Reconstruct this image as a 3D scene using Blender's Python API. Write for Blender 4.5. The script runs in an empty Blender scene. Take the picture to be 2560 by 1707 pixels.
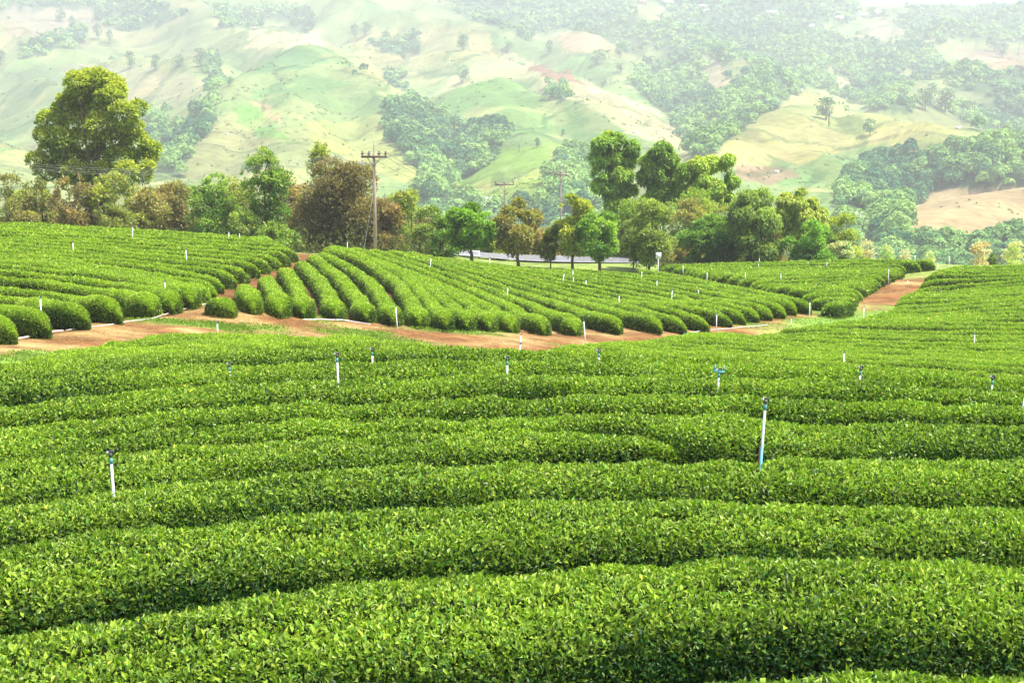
import bpy, math, random
import numpy as np
from mathutils import Vector, Matrix

# ------------------------------------------------------------------ camera, world, sun, exposure
S = bpy.context.scene
COL = bpy.context.collection
F = 1422.0                      # focal length in pixels of the 1024 wide frame (50 mm)
PITCH = math.atan(211.0 / F)
cam_d = bpy.data.cameras.new("camera"); cam = bpy.data.objects.new("camera", cam_d); COL.objects.link(cam)
cam_d.sensor_width = 36.0; cam_d.lens = 36.0 * F / 1024.0
cam_d.clip_start = 0.1; cam_d.clip_end = 12000
cam.location = (0, 0, 0); cam.rotation_euler = (math.pi / 2 - PITCH, 0, 0)
S.camera = cam

SUN_EL = math.radians(63); SUN_AZ = math.atan2(0.85, -0.12)      # azimuth from +Y towards +X
w = bpy.data.worlds.new("World"); S.world = w; w.use_nodes = True
nt = w.node_tree; bg = nt.nodes["Background"]; sky = nt.nodes.new("ShaderNodeTexSky")
sky.sky_type = 'NISHITA'; sky.sun_disc = False; sky.sun_elevation = SUN_EL; sky.sun_rotation = SUN_AZ
sky.air_density = 1.0; sky.dust_density = 4.0; sky.ozone_density = 1.0
nt.links.new(sky.outputs[0], bg.inputs[0]); bg.inputs[1].default_value = 0.15
sl = bpy.data.lights.new("sun", 'SUN'); so = bpy.data.objects.new("sun", sl); COL.objects.link(so)
sl.energy = 4.1; sl.angle = math.radians(1.5); sl.color = (1.0, 0.96, 0.88)
d = Vector((math.sin(SUN_AZ) * math.cos(SUN_EL), math.cos(SUN_AZ) * math.cos(SUN_EL), math.sin(SUN_EL)))
so.rotation_euler = d.to_track_quat('Z', 'Y').to_euler(); so.location = (0, 0, 80)
S.view_settings.view_transform = 'Standard'; S.view_settings.look = 'None'
S.view_settings.exposure = 0.93; S.view_settings.gamma = 1.0
cy = S.cycles
cy.use_denoising = True; cy.use_adaptive_sampling = True; cy.adaptive_threshold = 0.02
cy.max_bounces = 6; cy.diffuse_bounces = 3; cy.glossy_bounces = 2; cy.transmission_bounces = 4
cy.volume_bounces = 1; cy.transparent_max_bounces = 4
cy.sample_clamp_indirect = 6

rng = np.random.default_rng(7); random.seed(7)

# ------------------------------------------------------------------ helpers
def tag(o, label=None, cat=None, group=None, kind=None):
    if label: o["label"] = label
    if cat: o["category"] = cat
    if group: o["group"] = group
    if kind: o["kind"] = kind
    return o
def empty(name, loc=(0, 0, 0)):
    o = bpy.data.objects.new(name, None); COL.objects.link(o); o.location = loc; o.empty_display_size = 0.3
    return o
def mk_mesh(name, V, P, n, mats, col=None, mi=None, smooth=False):
    """V (N,3) array, P flat loop vertex indices, n array of polygon sizes."""
    V = np.asarray(V, np.float32); P = np.asarray(P, np.int32).ravel(); n = np.asarray(n, np.int32).ravel()
    me = bpy.data.meshes.new(name)
    me.vertices.add(len(V)); me.vertices.foreach_set("co", V.ravel())
    me.loops.add(len(P)); me.loops.foreach_set("vertex_index", P)
    me.polygons.add(len(n))
    st = np.zeros(len(n), np.int32); st[1:] = np.cumsum(n)[:-1]
    me.polygons.foreach_set("loop_start", st); me.polygons.foreach_set("loop_total", n)
    for m in mats: me.materials.append(m)
    if mi is not None: me.polygons.foreach_set("material_index", np.asarray(mi, np.int32))
    if smooth is not False:
        me.polygons.foreach_set("use_smooth", np.full(len(n), True) if smooth is True else np.asarray(smooth, bool))
    me.update(calc_edges=True)
    if col is not None:
        a = me.color_attributes.new("Col", 'FLOAT_COLOR', 'POINT')
        c = np.ones((len(V), 4), np.float32); c[:, :3] = col
        a.data.foreach_set("color", c.ravel())
    return me
def obj(name, me, parent=None, loc=None):
    o = bpy.data.objects.new(name, me); COL.objects.link(o)
    if parent is not None: o.parent = parent
    if loc is not None: o.location = loc
    return o
class MB:
    """collects simple solids into one mesh"""
    def __init__(s): s.V = []; s.P = []; s.n = []; s.c = 0; s.m = []
    def add(s, V, faces, mi=0):
        V = np.asarray(V, float); s.V.append(V)
        for f in faces: s.P += [i + s.c for i in f]; s.n.append(len(f)); s.m.append(mi)
        s.c += len(V)
    def box(s, c, sz, R=None, mi=0):
        x, y, z = [k / 2 for k in sz]
        V = np.array([[-x,-y,-z],[x,-y,-z],[x,y,-z],[-x,y,-z],[-x,-y,z],[x,-y,z],[x,y,z],[-x,y,z]])
        if R is not None: V = V @ np.array(R).T
        s.add(V + np.array(c), [(0,3,2,1),(4,5,6,7),(0,1,5,4),(1,2,6,5),(2,3,7,6),(3,0,4,7)], mi)
    def tube(s, pts, rad, k=8, mi=0, caps=True):
        pts = np.asarray(pts, float); rad = np.broadcast_to(rad, len(pts)); V = []
        for i, p in enumerate(pts):
            t = pts[min(i + 1, len(pts) - 1)] - pts[max(i - 1, 0)]; t = t / (np.linalg.norm(t) + 1e-9)
            a = np.cross(t, [0, 0, 1.0]) if abs(t[2]) < 0.95 else np.cross(t, [1.0, 0, 0])
            a /= np.linalg.norm(a); b = np.cross(t, a)
            for j in range(k):
                q = 2 * math.pi * j / k; V.append(p + rad[i] * (a * math.cos(q) + b * math.sin(q)))
        fs = [(i*k+j, i*k+(j+1)%k, (i+1)*k+(j+1)%k, (i+1)*k+j) for i in range(len(pts)-1) for j in range(k)]
        if caps: fs += [tuple(range(k))[::-1], tuple((len(pts)-1)*k + j for j in range(k))]
        s.add(V, fs, mi)
    def mesh(s, name, mats, smooth=False, col=None):
        return mk_mesh(name, np.concatenate(s.V), s.P, s.n, mats, col, s.m, smooth)

def _h(i, j, s):
    n = (i * 374761393 + j * 668265263 + s * 1442695041) & 0xffffffff
    n = ((n ^ (n >> 13)) * 1274126177) & 0xffffffff
    return ((n ^ (n >> 16)) & 0xffff) / 65535.0
def vnoise(x, y, s=0):
    x = np.asarray(x, float); y = np.asarray(y, float)
    i = np.floor(x).astype(np.int64); j = np.floor(y).astype(np.int64); u = x - i; v = y - j
    u = u*u*(3-2*u); v = v*v*(3-2*v)
    a = _h(i, j, s); b = _h(i+1, j, s); c = _h(i, j+1, s); e = _h(i+1, j+1, s)
    return (a*(1-u)+b*u)*(1-v) + (c*(1-u)+e*u)*v - 0.5
def fbm(x, y, s=0, o=4):
    r = 0; a = 1.0
    for k in range(o): r = r + a * vnoise(x, y, s + k); x = np.asarray(x)*2.03+7.1; y = np.asarray(y)*2.03+3.7; a *= 0.5
    return r
def smooth(a, b, x):
    t = np.clip((x - a) / (b - a), 0, 1); return t*t*(3-2*t)

CP, SP = math.cos(PITCH), math.sin(PITCH)
def ray(u, v):
    a = (np.asarray(u, float) - 512) / F; b = (341 - np.asarray(v, float)) / F
    y = CP + b * SP; z = -SP + b * CP
    return a / y, z / y                     # x and z per metre of forward distance
def pt(u, v, D):
    a, b = ray(u, v); return np.array([a * D, D, b * D])
def pix(x, y, z):
    f = y * CP - z * SP; up = y * SP + z * CP
    return 512 + F * x / f, 341 - F * up / f

# ------------------------------------------------------------------ near terrain: canopy / ground control points
HC = 0.86      # height of the clipped hedges
ctl = []       # x, y, ground z
def cc(*a):
    for (u, v, D) in a: p = pt(u, v, D); ctl.append((p[0], p[1], p[2] - HC))
def cg(*a):
    for (u, v, D) in a: p = pt(u, v, D); ctl.append((p[0], p[1], p[2]))
def cw(*a):
    for p in a: ctl.append(p)
for yy in (3, 8, 13, 18):
    for xx in (-20, -12, -6, 0, 6, 12, 20): cw((xx, yy, -3.66 - HC + 0.012 * xx * (xx < 0)))
cc((0, 400, 19.2), (0, 376, 21.5), (0, 363, 29), (-60, 363, 29), (100, 375, 21.3), (100, 360, 29), (200, 370, 21.8), (200, 356, 30),
   (300, 362, 23), (300, 351, 33), (400, 358, 23), (400, 350.5, 29), (512, 360, 22.6), (512, 351.5, 24.5), (650, 357, 23),
   (768, 364, 22), (900, 371, 21.5), (1024, 379, 20.8), (1150, 384, 20.5))
cw((0, 36, -8.3), (4, 44, -9.3), (8, 36, -8.3), (14, 34, -8.0), (20, 36, -8.4), (12, 44, -9.3), (-4, 42, -8.1))
cg((0, 346, 43), (-80, 352, 40), (100, 331, 47), (215, 319, 54), (320, 328, 56), (420, 334, 58), (512, 341, 59), (650, 333.5, 67), (800, 315, 80),
   (850, 300, 91), (890, 282, 104), (925, 266, 118))
cg((0, 335, 46), (100, 320, 51), (200, 306, 57), (225, 304, 59), (340, 319, 61), (420, 325, 62), (512, 331, 63), (600, 328, 69), (700, 321, 75), (800, 308, 84))
cc((100, 352, 36), (200, 347, 40), (300, 341, 47), (400, 344, 49), (650, 352, 55), (650, 343, 60), (768, 358, 52), (768, 337, 68),
   (900, 366, 50), (900, 340, 65), (900, 312, 82), (1024, 374, 48), (1024, 350, 60), (1024, 320, 76), (1024, 290, 92), (1024, 263, 110),
   (1120, 374, 48), (1120, 348, 60), (1120, 316, 76), (1120, 284, 92), (1120, 256, 110), (930, 290, 98), (960, 265, 113))
cc((850, 290, 98), (850, 270, 115), (750, 275, 105), (850, 256.5, 130), (750, 260, 127), (650, 264, 121), (930, 258, 127))
cc((340, 300, 66), (420, 300, 70), (420, 275, 86), (512, 312, 70), (512, 287, 88), (512, 264.5, 108), (600, 300, 80), (600, 283, 95), (600, 267, 113),
   (700, 298, 86), (700, 280, 100), (310, 242, 100), (375, 244, 103), (440, 253, 105), (320, 265, 83))
cc((0, 300, 53), (0, 270, 64), (0, 240, 78), (0, 217.5, 93), (-90, 300, 50), (-90, 260, 64), (-90, 212, 93), (100, 300, 56), (100, 260, 72), (120, 225, 94),
   (200, 280, 68), (200, 250, 82), (230, 233, 97), (270, 262, 80))
# beyond the crests
for (u, v, D, drop) in ((-90, 212, 112, 2.2), (0, 217, 112, 2.2), (120, 225, 113, 2.2), (230, 233, 115, 2.0), (310, 241, 116, 1.8), (375, 244, 117, 1.5)):
    p = pt(u, v, D); cw((p[0], p[1], p[2] - drop))
for u in (-90, 0, 120, 230, 310, 375): p = pt(u, 250, 135); cw((p[0], 135, -11.6))
cg((440, 257, 122), (512, 264.5, 123), (600, 267.5, 124), (440, 255, 131), (512, 261, 133), (600, 263, 135), (660, 264, 136), (540, 257, 146), (620, 257, 148), (700, 256.5, 150))
for u in (700, 800, 900, 1024, 1120):
    p = pt(u, 259, 142); cw((p[0], 142, -14.5))
    p = pt(u, 259, 165); cw((p[0], 165, -20.0 if u > 750 else -14.5))
for u in (-90, 100, 250, 400, 550): p = pt(u, 250, 165); cw((p[0], 165, -13.5))
ctl = np.array(ctl)
def tps(r): return np.where(r > 0, r*r*np.log(r + 1e-12), 0)
def solve_tps():
    X = ctl[:, :2] / 50; n = len(X); r = np.linalg.norm(X[:, None] - X[None], axis=2)
    K = tps(r) + 2e-4 * np.eye(n); Q = np.c_[np.ones(n), X]
    A = np.zeros((n+3, n+3)); A[:n, :n] = K; A[:n, n:] = Q; A[n:, :n] = Q.T
    return np.linalg.solve(A, np.r_[ctl[:, 2], np.zeros(3)]), X
TW, TX = solve_tps()
def tps_eval(x, y):
    x = np.atleast_1d(np.asarray(x, float)); y = np.atleast_1d(np.asarray(y, float)); out = np.empty(x.shape)
    fx, fy, fo = x.ravel()/50, y.ravel()/50, np.empty(x.size)
    for s in range(0, x.size, 20000):
        q = np.c_[fx[s:s+20000], fy[s:s+20000]]
        r = np.sqrt(((q[:, None] - TX[None])**2).sum(2))
        fo[s:s+20000] = tps(r) @ TW[:-3] + TW[-3] + q @ TW[-2:]
    return fo.reshape(x.shape)
# cached grid + bilinear lookup
GX = np.arange(-90, 90.01, 0.75); GY = np.arange(0, 170.01, 0.75)
gxx, gyy = np.meshgrid(GX, GY); GZ = tps_eval(gxx, gyy)
def near_z(x, y):
    x = np.clip(np.asarray(x, float), GX[0], GX[-1]-1e-3); y = np.clip(np.asarray(y, float), GY[0], GY[-1]-1e-3)
    i = ((x-GX[0])/0.75); j = ((y-GY[0])/0.75); a = i.astype(int); b = j.astype(int); i -= a; j -= b
    a = np.minimum(a, len(GX)-2); b = np.minimum(b, len(GY)-2)
    return (GZ[b, a]*(1-i)+GZ[b, a+1]*i)*(1-j) + (GZ[b+1, a]*(1-i)+GZ[b+1, a+1]*i)*j

# ------------------------------------------------------------------ far terrain: valley and hillside with spurs
BD = np.array([150, 175, 220, 300, 500, 750, 1050, 1400, 1800, 2300, 2700, 3200, 4000])
BZ = np.array([-16, -20, -27, -36, -48, -46, -28, 6, 68, 165, 262, 300, 280])
RIDGES = [
 ([(300,47,1450),(308,62,1300),(300,95,1100),(285,140,850),(262,195,640)], 0.42),
 ([(300,48,1440),(345,62,1330),(385,92,1150),(402,135,950),(410,185,750)], 0.45),
 ([(300,50,1420),(250,75,1250),(222,110,1020),(190,150,820)], 0.48),
 ([(480,80,1250),(505,100,1100),(530,140,900),(560,190,680)], 0.42),
 ([(500,80,1240),(590,108,1100),(640,135,950),(690,165,800)], 0.42),
 ([(440,45,1800),(500,50,1700),(560,65,1550),(620,98,1350),(670,135,1050)], 0.42),
 ([(575,28,2000),(600,50,1800),(640,85,1500),(672,120,1250)], 0.4),
 ([(800,92,1150),(806,120,1000),(815,160,800),(830,205,600)], 0.36),
 ([(802,92,1150),(900,118,980),(1010,146,800)], 0.4),
 ([(800,93,1150),(745,125,920),(712,155,750)], 0.5),
 ([(40,75,1600),(110,100,1250),(150,150,900),(165,205,600)], 0.36),
 ([(0,15,2100),(100,50,1750),(210,60,1600),(215,100,1250)], 0.34),
 ([(-60,120,1000),(0,160,700),(40,210,500)], 0.33),
 ([(1060,50,1700),(1000,60,1600),(930,76,1500),(895,98,1300)], 0.4),
 ([(1060,-8,2500),(1000,14,2300),(950,20,2200),(880,55,1950)], 0.4),
 ([(1060,175,640),(990,186,600),(940,205,540)], 0.3),
 ([(640,12,2250),(700,40,1950),(760,70,1450),(735,100,1200)], 0.36),
 ([(330,-10,2400),(420,15,2150),(500,20,2000)], 0.4),
 ([(150,-20,2500),(230,20,2050),(310,35,1750)], 0.4),
]
RSEG = []
for pts, sl_ in RIDGES:
    W = [pt(*p) for p in pts]
    RSEG.append((np.array(W), sl_))
def far_z(x, y):
    x = np.asarray(x, float); y = np.asarray(y, float); D = np.maximum(np.hypot(x*0.6, y), 1)
    u = 512 + F * x / np.maximum(y, 1)
    b = np.interp(D, BD, BZ)
    b = b - smooth(780, 880, u) * smooth(1900, 2700, D) * 40
    k = 4.0; acc = np.exp(np.zeros_like(b)); ref = b
    zs = [b]
    for W, s in RSEG:
        best = np.full(b.shape, -1e9)
        for a, c in zip(W[:-1], W[1:]):
            e = c - a; L = (e[0]**2 + e[1]**2)
            t = np.clip(((x-a[0])*e[0] + (y-a[1])*e[1]) / L, 0, 1)
            dx = x - a[0] - t*e[0]; dy = y - a[1] - t*e[1]
            dist = np.sqrt(dx*dx + dy*dy)
            r = 14.0 + 6*s
            z = a[2] + t*e[2] - s*1.38*(np.sqrt(dist*dist + r*r) - r)
            best = np.maximum(best, z)
        zs.append(best)
    zs = np.array(zs); m = zs.max(0)
    z = m + k*np.log(np.exp((zs - m)/k).sum(0)) - 2
    z = z + smooth(400, 900, D) * (fbm(x/90, y/90, 5, 4) * 14 + np.abs(fbm(x/160, y/230, 9, 3)) * -14)
    return z
def height(x, y):
    x = np.asarray(x, float); y = np.asarray(y, float)
    t = np.maximum(smooth(150, 185, y), smooth(70, 95, np.abs(x)) * 1.0)
    fz = far_z(x, np.maximum(y, 1))
    fz = np.where(y < 150, np.minimum(fz, -14), fz)
    return near_z(x, y) * (1 - t) + fz * t
def gz(x, y): return float(height(np.array([x]), np.array([y]))[0])

def hit(u, v, off=HC, lo=4.0, hi=150.0, n=900):
    """first place where the ray of a pixel meets the ground raised by off"""
    a, b = ray(u, v); D = lo * (hi/lo) ** (np.arange(n)/(n-1.0))
    g = b*D - (height(a*D, D) + off)
    k = np.nonzero(g < 0)[0]
    if len(k) == 0: return None
    k = k[0]
    if k == 0: return np.array([a*lo, lo])
    t = g[k-1]/(g[k-1]-g[k]); Dk = D[k-1] + t*(D[k]-D[k-1])
    return np.array([a*Dk, Dk])

# ------------------------------------------------------------------ materials
def nodes(name):
    m = bpy.data.materials.new(name); m.use_nodes = True; t = m.node_tree
    return m, t, t.nodes["Principled BSDF"], t.nodes["Material Output"]
def mat_plain(name, c, rough=0.6, noise=0.0, scale=8.0, metal=0.0):
    m, t, b, o = nodes(name); b.inputs["Roughness"].default_value = rough; b.inputs["Metallic"].default_value = metal
    if noise:
        tc = t.nodes.new("ShaderNodeTexCoord"); n = t.nodes.new("ShaderNodeTexNoise"); n.inputs["Scale"].default_value = scale
        n.inputs["Detail"].default_value = 6
        r = t.nodes.new("ShaderNodeValToRGB"); r.color_ramp.elements[0].position = 0.3; r.color_ramp.elements[1].position = 0.7
        r.color_ramp.elements[0].color = (*[k*(1-noise) for k in c], 1); r.color_ramp.elements[1].color = (*[min(1, k*(1+noise)) for k in c], 1)
        t.links.new(tc.outputs["Object"], n.inputs["Vector"]); t.links.new(n.outputs[0], r.inputs[0]); t.links.new(r.outputs[0], b.inputs["Base Color"])
    else: b.inputs["Base Color"].default_value = (*c, 1)
    return m
def mat_leaf(name, rough=0.45, trans=0.3, spec=0.5, tint=(1.25, 1.2, 0.5)):
    m, t, b, o = nodes(name)
    a = t.nodes.new("ShaderNodeAttribute"); a.attribute_name = "Col"
    t.links.new(a.outputs["Color"], b.inputs["Base Color"]); b.inputs["Roughness"].default_value = rough
    b.inputs["Specular IOR Level"].default_value = spec
    tr = t.nodes.new("ShaderNodeBsdfTranslucent"); mx = t.nodes.new("ShaderNodeMixShader"); mx.inputs[0].default_value = trans
    mu = t.nodes.new("ShaderNodeMix"); mu.data_type = 'RGBA'; mu.blend_type = 'MULTIPLY'; mu.inputs[0].default_value = 1
    mu.inputs[7].default_value = (*tint, 1); t.links.new(a.outputs["Color"], mu.inputs[6])
    t.links.new(mu.outputs[2], tr.inputs[0])
    t.links.new(b.outputs[0], mx.inputs[1]); t.links.new(tr.outputs[0], mx.inputs[2]); t.links.new(mx.outputs[0], o.inputs[0])
    return m
def mat_vcol(name, rough=0.9, scale=3.0, amt=0.35, bump=0.0, scale2=0.0, amt2=0.0, stretch=(1,1,1)):
    m, t, b, o = nodes(name); b.inputs["Roughness"].default_value = rough; b.inputs["Specular IOR Level"].default_value = 0.2
    a = t.nodes.new("ShaderNodeAttribute"); a.attribute_name = "Col"; g = t.nodes.new("ShaderNodeNewGeometry")
    mp = t.nodes.new("ShaderNodeMapping"); mp.inputs["Scale"].default_value = stretch; t.links.new(g.outputs["Position"], mp.inputs[0])
    src = a.outputs["Color"]; last = None
    for sc, am in ((scale, amt), (scale2, amt2)):
        if not am: continue
        n = t.nodes.new("ShaderNodeTexNoise"); n.inputs["Scale"].default_value = sc; n.inputs["Detail"].default_value = 8; n.inputs["Roughness"].default_value = 0.65
        t.links.new(mp.outputs[0], n.inputs["Vector"])
        r = t.nodes.new("ShaderNodeMapRange"); r.inputs[1].default_value = 0.3; r.inputs[2].default_value = 0.7
        r.inputs[3].default_value = 1-am; r.inputs[4].default_value = 1+am; t.links.new(n.outputs[0], r.inputs[0])
        mu = t.nodes.new("ShaderNodeVectorMath"); mu.operation = 'SCALE'; t.links.new(src, mu.inputs[0]); t.links.new(r.outputs[0], mu.inputs[3])
        src = mu.outputs[0]; last = last or n
    t.links.new(src, b.inputs["Base Color"])
    if bump and last:
        bp = t.nodes.new("ShaderNodeBump"); bp.inputs["Strength"].default_value = bump; bp.inputs["Distance"].default_value = 0.1
        t.links.new(last.outputs[0], bp.inputs["Height"]); t.links.new(bp.outputs[0], b.inputs["Normal"])
    return m
M_tea = mat_leaf("tea_leaf", 0.42, 0.32, 0.36, (1.0, 1.3, 0.35))
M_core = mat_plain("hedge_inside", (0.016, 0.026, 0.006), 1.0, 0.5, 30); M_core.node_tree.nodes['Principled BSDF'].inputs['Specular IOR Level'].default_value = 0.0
M_tree = mat_leaf("tree_leaf", 0.55, 0.48, 0.25)
M_far = mat_leaf("far_leaf", 0.8, 0.2, 0.1, (1.1, 1.1, 0.7))
M_bark = mat_plain("bark", (0.12, 0.085, 0.06), 0.9, 0.4, 12)
M_soil = mat_vcol("soil_and_grass", 0.95, 1.1, 0.45, 0.6, 5.0, 0.40, (0.55, 1.1, 1))
M_hill = mat_vcol("hillside", 0.95, 0.035, 0.22, 0, 0.22, 0.32)
M_pvc = mat_plain("white_pvc", (0.80, 0.80, 0.80), 0.35, 0.08, 9)
M_teal = mat_plain("teal_pvc", (0.10, 0.42, 0.40), 0.4, 0.1, 9)
M_blue = mat_plain("blue_pvc", (0.16, 0.45, 0.62), 0.4, 0.1, 9)
M_dark = mat_plain("dark_plastic", (0.05, 0.05, 0.05), 0.5)
M_red = mat_plain("rust_red_wire", (0.35, 0.10, 0.05), 0.6)
M_conc = mat_plain("concrete_pole", (0.34, 0.26, 0.22), 0.8, 0.15, 4)
M_steel = mat_plain("weathered_steel", (0.10, 0.075, 0.06), 0.7, 0.2, 10)
M_wire = mat_plain("cable_metal", (0.45, 0.45, 0.45), 0.5)
M_white = mat_plain("white_paint", (0.8, 0.8, 0.8), 0.5, 0.05, 5)
M_asph = mat_plain("asphalt", (0.22, 0.22, 0.235), 0.4, 0.25, 1.5)
M_roof = mat_plain("tin_roof", (0.60, 0.60, 0.58), 0.5, 0.1, 1)
M_roof2 = mat_plain("rust_roof", (0.42, 0.25, 0.18), 0.7, 0.1, 1)
M_wall = mat_plain("hut_wall", (0.50, 0.42, 0.33), 0.9, 0.1, 1)

# ------------------------------------------------------------------ tea rows
def unproj(keys, off=HC, back=0.0, lo=4.0):
    out = []
    # densify the picture line so the world curve is smooth
    k = np.array(keys, float); s = np.r_[0, np.cumsum(np.hypot(*(k[1:]-k[:-1]).T))]
    n = max(8, int(s[-1]/18)); t = np.linspace(0, s[-1], n)
    U = np.interp(t, s, k[:, 0]); V = np.interp(t, s, k[:, 1])
    ker = np.array([1, 2, 3, 2, 1.])
    if n > 12:
        Vp = np.convolve(np.pad(V, 2, mode='reflect', reflect_type='odd'), ker/9, mode='valid'); V = Vp
    for a, b in zip(U, V):
        h = hit(a, b, off, lo)
        if h is not None: out.append((h[0], h[1] - back))
    o = np.array(out)
    return o
def resample(c, n):
    s = np.r_[0, np.cumsum(np.hypot(*(c[1:]-c[:-1]).T))]; t = np.linspace(0, s[-1], n)
    return np.c_[np.interp(t, s, c[:, 0]), np.interp(t, s, c[:, 1])]
def smooth_curve(c, it=3):
    for _ in range(it):
        q = c.copy(); q[1:-1] = 0.25*c[:-2] + 0.5*c[1:-1] + 0.25*c[2:]; c = q
    return c
def family(keys, spacing, N=48, skip_first=False):
    rows = []
    for i in range(len(keys)-1):
        A, B = resample(keys[i], N), resample(keys[i+1], N)
        dist = np.median(np.abs(perp(A, B)))
        n = max(1, int(round(dist/spacing)))
        for j in range(n):
            rows.append(A*(1-j/n) + B*j/n)
    rows.append(resample(keys[-1], N))
    return rows[1:] if skip_first else rows
def perp(A, B):
    t = np.gradient(A, axis=0); t /= np.linalg.norm(t, axis=1)[:, None] + 1e-9
    # distance of every point of A to curve B
    dd = np.linalg.norm(A[:, None]-B[None], axis=2).min(1)
    return dd

LEAF_STATS = [0]
def hedge(curve, name, label, group, W=1.45, H=HC, seed=0, taper=(True, True), young=1.0):
    L = np.hypot(*(curve[1:]-curve[:-1]).T).sum()
    if L < 0.8: return None
    n = max(9, int(L/0.27)); c = smooth_curve(resample(curve, n), 3)
    s = np.linspace(0, L, n)
    x, y = c[:, 0], c[:, 1]
    D = np.hypot(x, y)
    inside = (np.abs(x)/np.maximum(y, 1) < 0.36*1.13 + 1.5/np.maximum(y, 1))
    if inside.sum() < 3: return None
    i0, i1 = np.nonzero(inside)[0][[0, -1]]
    cut = (i0 > 0, i1 < n-1)
    c = c[i0:i1+1]; s = s[i0:i1+1]; x, y, D = x[i0:i1+1], y[i0:i1+1], D[i0:i1+1]; n = len(c)
    Wl = (W if np.isscalar(W) else np.interp(np.linspace(0, 1, 48), np.linspace(0, 1, len(W)), W))
    Wl = W if np.isscalar(W) else np.interp(s/L, np.linspace(0, 1, len(W)), W)
    t = np.gradient(c, axis=0); t /= np.linalg.norm(t, axis=1)[:, None] + 1e-9
    nx, ny = -t[:, 1], t[:, 0]
    z = height(x, y)
    wob = 1 + 0.13*vnoise(s/1.3, np.full(n, seed*3.1), 3) + 0.10*vnoise(s/0.5, np.full(n, seed*1.7), 4)
    hob = 1 + 0.10*vnoise(s/1.6, np.full(n, seed*2.3), 5) + 0.07*vnoise(s/0.6, np.full(n, seed*1.3), 6)
    side = 0.13*vnoise(s/2.2, np.full(n, seed*5.3), 8)
    x = x + nx*side; y = y + ny*side
    w_ = 0.5*Wl*wob; h_ = H*hob
    # rounded ends
    e = np.ones(n); r = 1.0
    if taper[0] and not cut[0]: q = np.clip((s-s[0])/r, 0, 1); e = np.minimum(e, np.sqrt(1-(1-q)**2)*0.75+0.25*q)
    if taper[1] and not cut[1]: q = np.clip((s[-1]-s)/r, 0, 1); e = np.minimum(e, np.sqrt(1-(1-q)**2)*0.75+0.25*q)
    e = np.maximum(e, 0.05); w_ = w_*e; h_ = h_*(0.35+0.65*e)
    # inner body
    K = 9; ph = np.linspace(-0.25, math.pi+0.25, K)
    flat_ = D.mean() < 32; ea, eb = (0.72, 0.58) if flat_ else (0.85, 0.72)
    def prof(p):
        cx = np.sign(np.cos(p))*np.abs(np.cos(p))**ea; sz = np.sign(np.sin(p))*np.abs(np.sin(p))**eb
        return cx, sz
    cx, sz = prof(ph)
    bw = 0.78*np.clip(e, 0, 1)[:, None]**0.6
    V = np.empty((n, K, 3))
    V[:, :, 0] = x[:, None] + nx[:, None]*cx*w_[:, None]*bw
    V[:, :, 1] = y[:, None] + ny[:, None]*cx*w_[:, None]*bw
    V[:, :, 2] = z[:, None] + 0.22*HC + np.maximum(sz, -0.15)*(h_[:, None]*0.80*e[:, None]**0.5-0.12)
    V[:, 0, 2] = z + 0.02; V[:, -1, 2] = z + 0.02
    I = np.arange(n*K).reshape(n, K)
    q = np.stack([I[:-1, :-1], I[1:, :-1], I[1:, 1:], I[:-1, 1:]], -1).reshape(-1, 4)
    verts = [V.reshape(-1, 3)]; loops = [q.ravel()]; cnt = [np.full(len(q), 4)]; mi = [np.zeros(len(q), int)]
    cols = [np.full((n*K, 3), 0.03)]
    for ring in (I[0], I[-1][::-1]): loops.append(ring); cnt.append(np.array([K])); mi.append(np.array([0]))
    base = n*K
    # leaves
    seg = np.arange(n-1); ds = np.diff(s); Dm = 0.5*(D[:-1]+D[1:])
    LL = np.maximum(0.050, Dm*0.00130)
    per = w_*2 + h_*1.6; per = 0.5*(per[:-1]+per[1:])
    area = ds*per
    cover = np.where(Dm < 20, 2.3, 1.9)
    ef = 1 + 2.6*(0.5*(e[:-1]+e[1:]) < 0.9)
    cntl = rng.poisson(np.maximum(area*cover*ef/(LL*LL*0.50*0.62), 0))
    sh = np.repeat(seg, cntl); m = len(sh)
    if m:
        f = rng.random(m); a = sh; b = sh+1
        P = rng.random(m)*1.12 - 0.06
        P = P*math.pi
        lx = x[a]*(1-f)+x[b]*f; ly = y[a]*(1-f)+y[b]*f; lz = z[a]*(1-f)+z[b]*f
        lw = w_[a]*(1-f)+w_[b]*f; lh = h_[a]*(1-f)+h_[b]*f; far_ = LL[a] > 0.075; lw = lw - np.where(far_, LL[a]*0.45, 0); lh = lh - np.where(far_, LL[a]*0.3, 0)
        lnx = nx[a]; lny = ny[a]; tx = t[a, 0]; ty = t[a, 1]
        l0 = LL[a]*(rng.uniform(0.6, 1.25, m) + (rng.random(m) < 0.12)*0.45)
        cx, sz = prof(P)
        depth = rng.random(m)**1.5*0.22                      # some leaves sit deeper in the bush
        rad = 1.0 - depth/np.maximum(lw, .2)
        px = lx + lnx*cx*lw*rad; py = ly + lny*cx*lw*rad
        pz = lz + np.maximum(sz, -0.1)*(lh-0.06) + 0.05 - depth*0.5*np.maximum(sz, 0)
        # small scale lumps
        lump = vnoise(px*2.6, py*2.6, 11) + 0.5*vnoise(px*6, py*6, 12)
        pz += lump*0.07*np.maximum(sz, 0); px += lnx*lump*0.05*cx; py += lny*lump*0.05*cx
        nX = lnx*np.cos(P); nY = lny*np.cos(P); nZ = np.maximum(np.sin(P), 0)
        # direction each leaf points to: outwards + up + jitter
        jt = rng.normal(0, 0.70, (m, 3))
        dx = nX*0.55 + jt[:, 0]; dy = nY*0.55 + jt[:, 1]; dz = nZ*0.62 + 0.42 + jt[:, 2]*0.75
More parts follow.
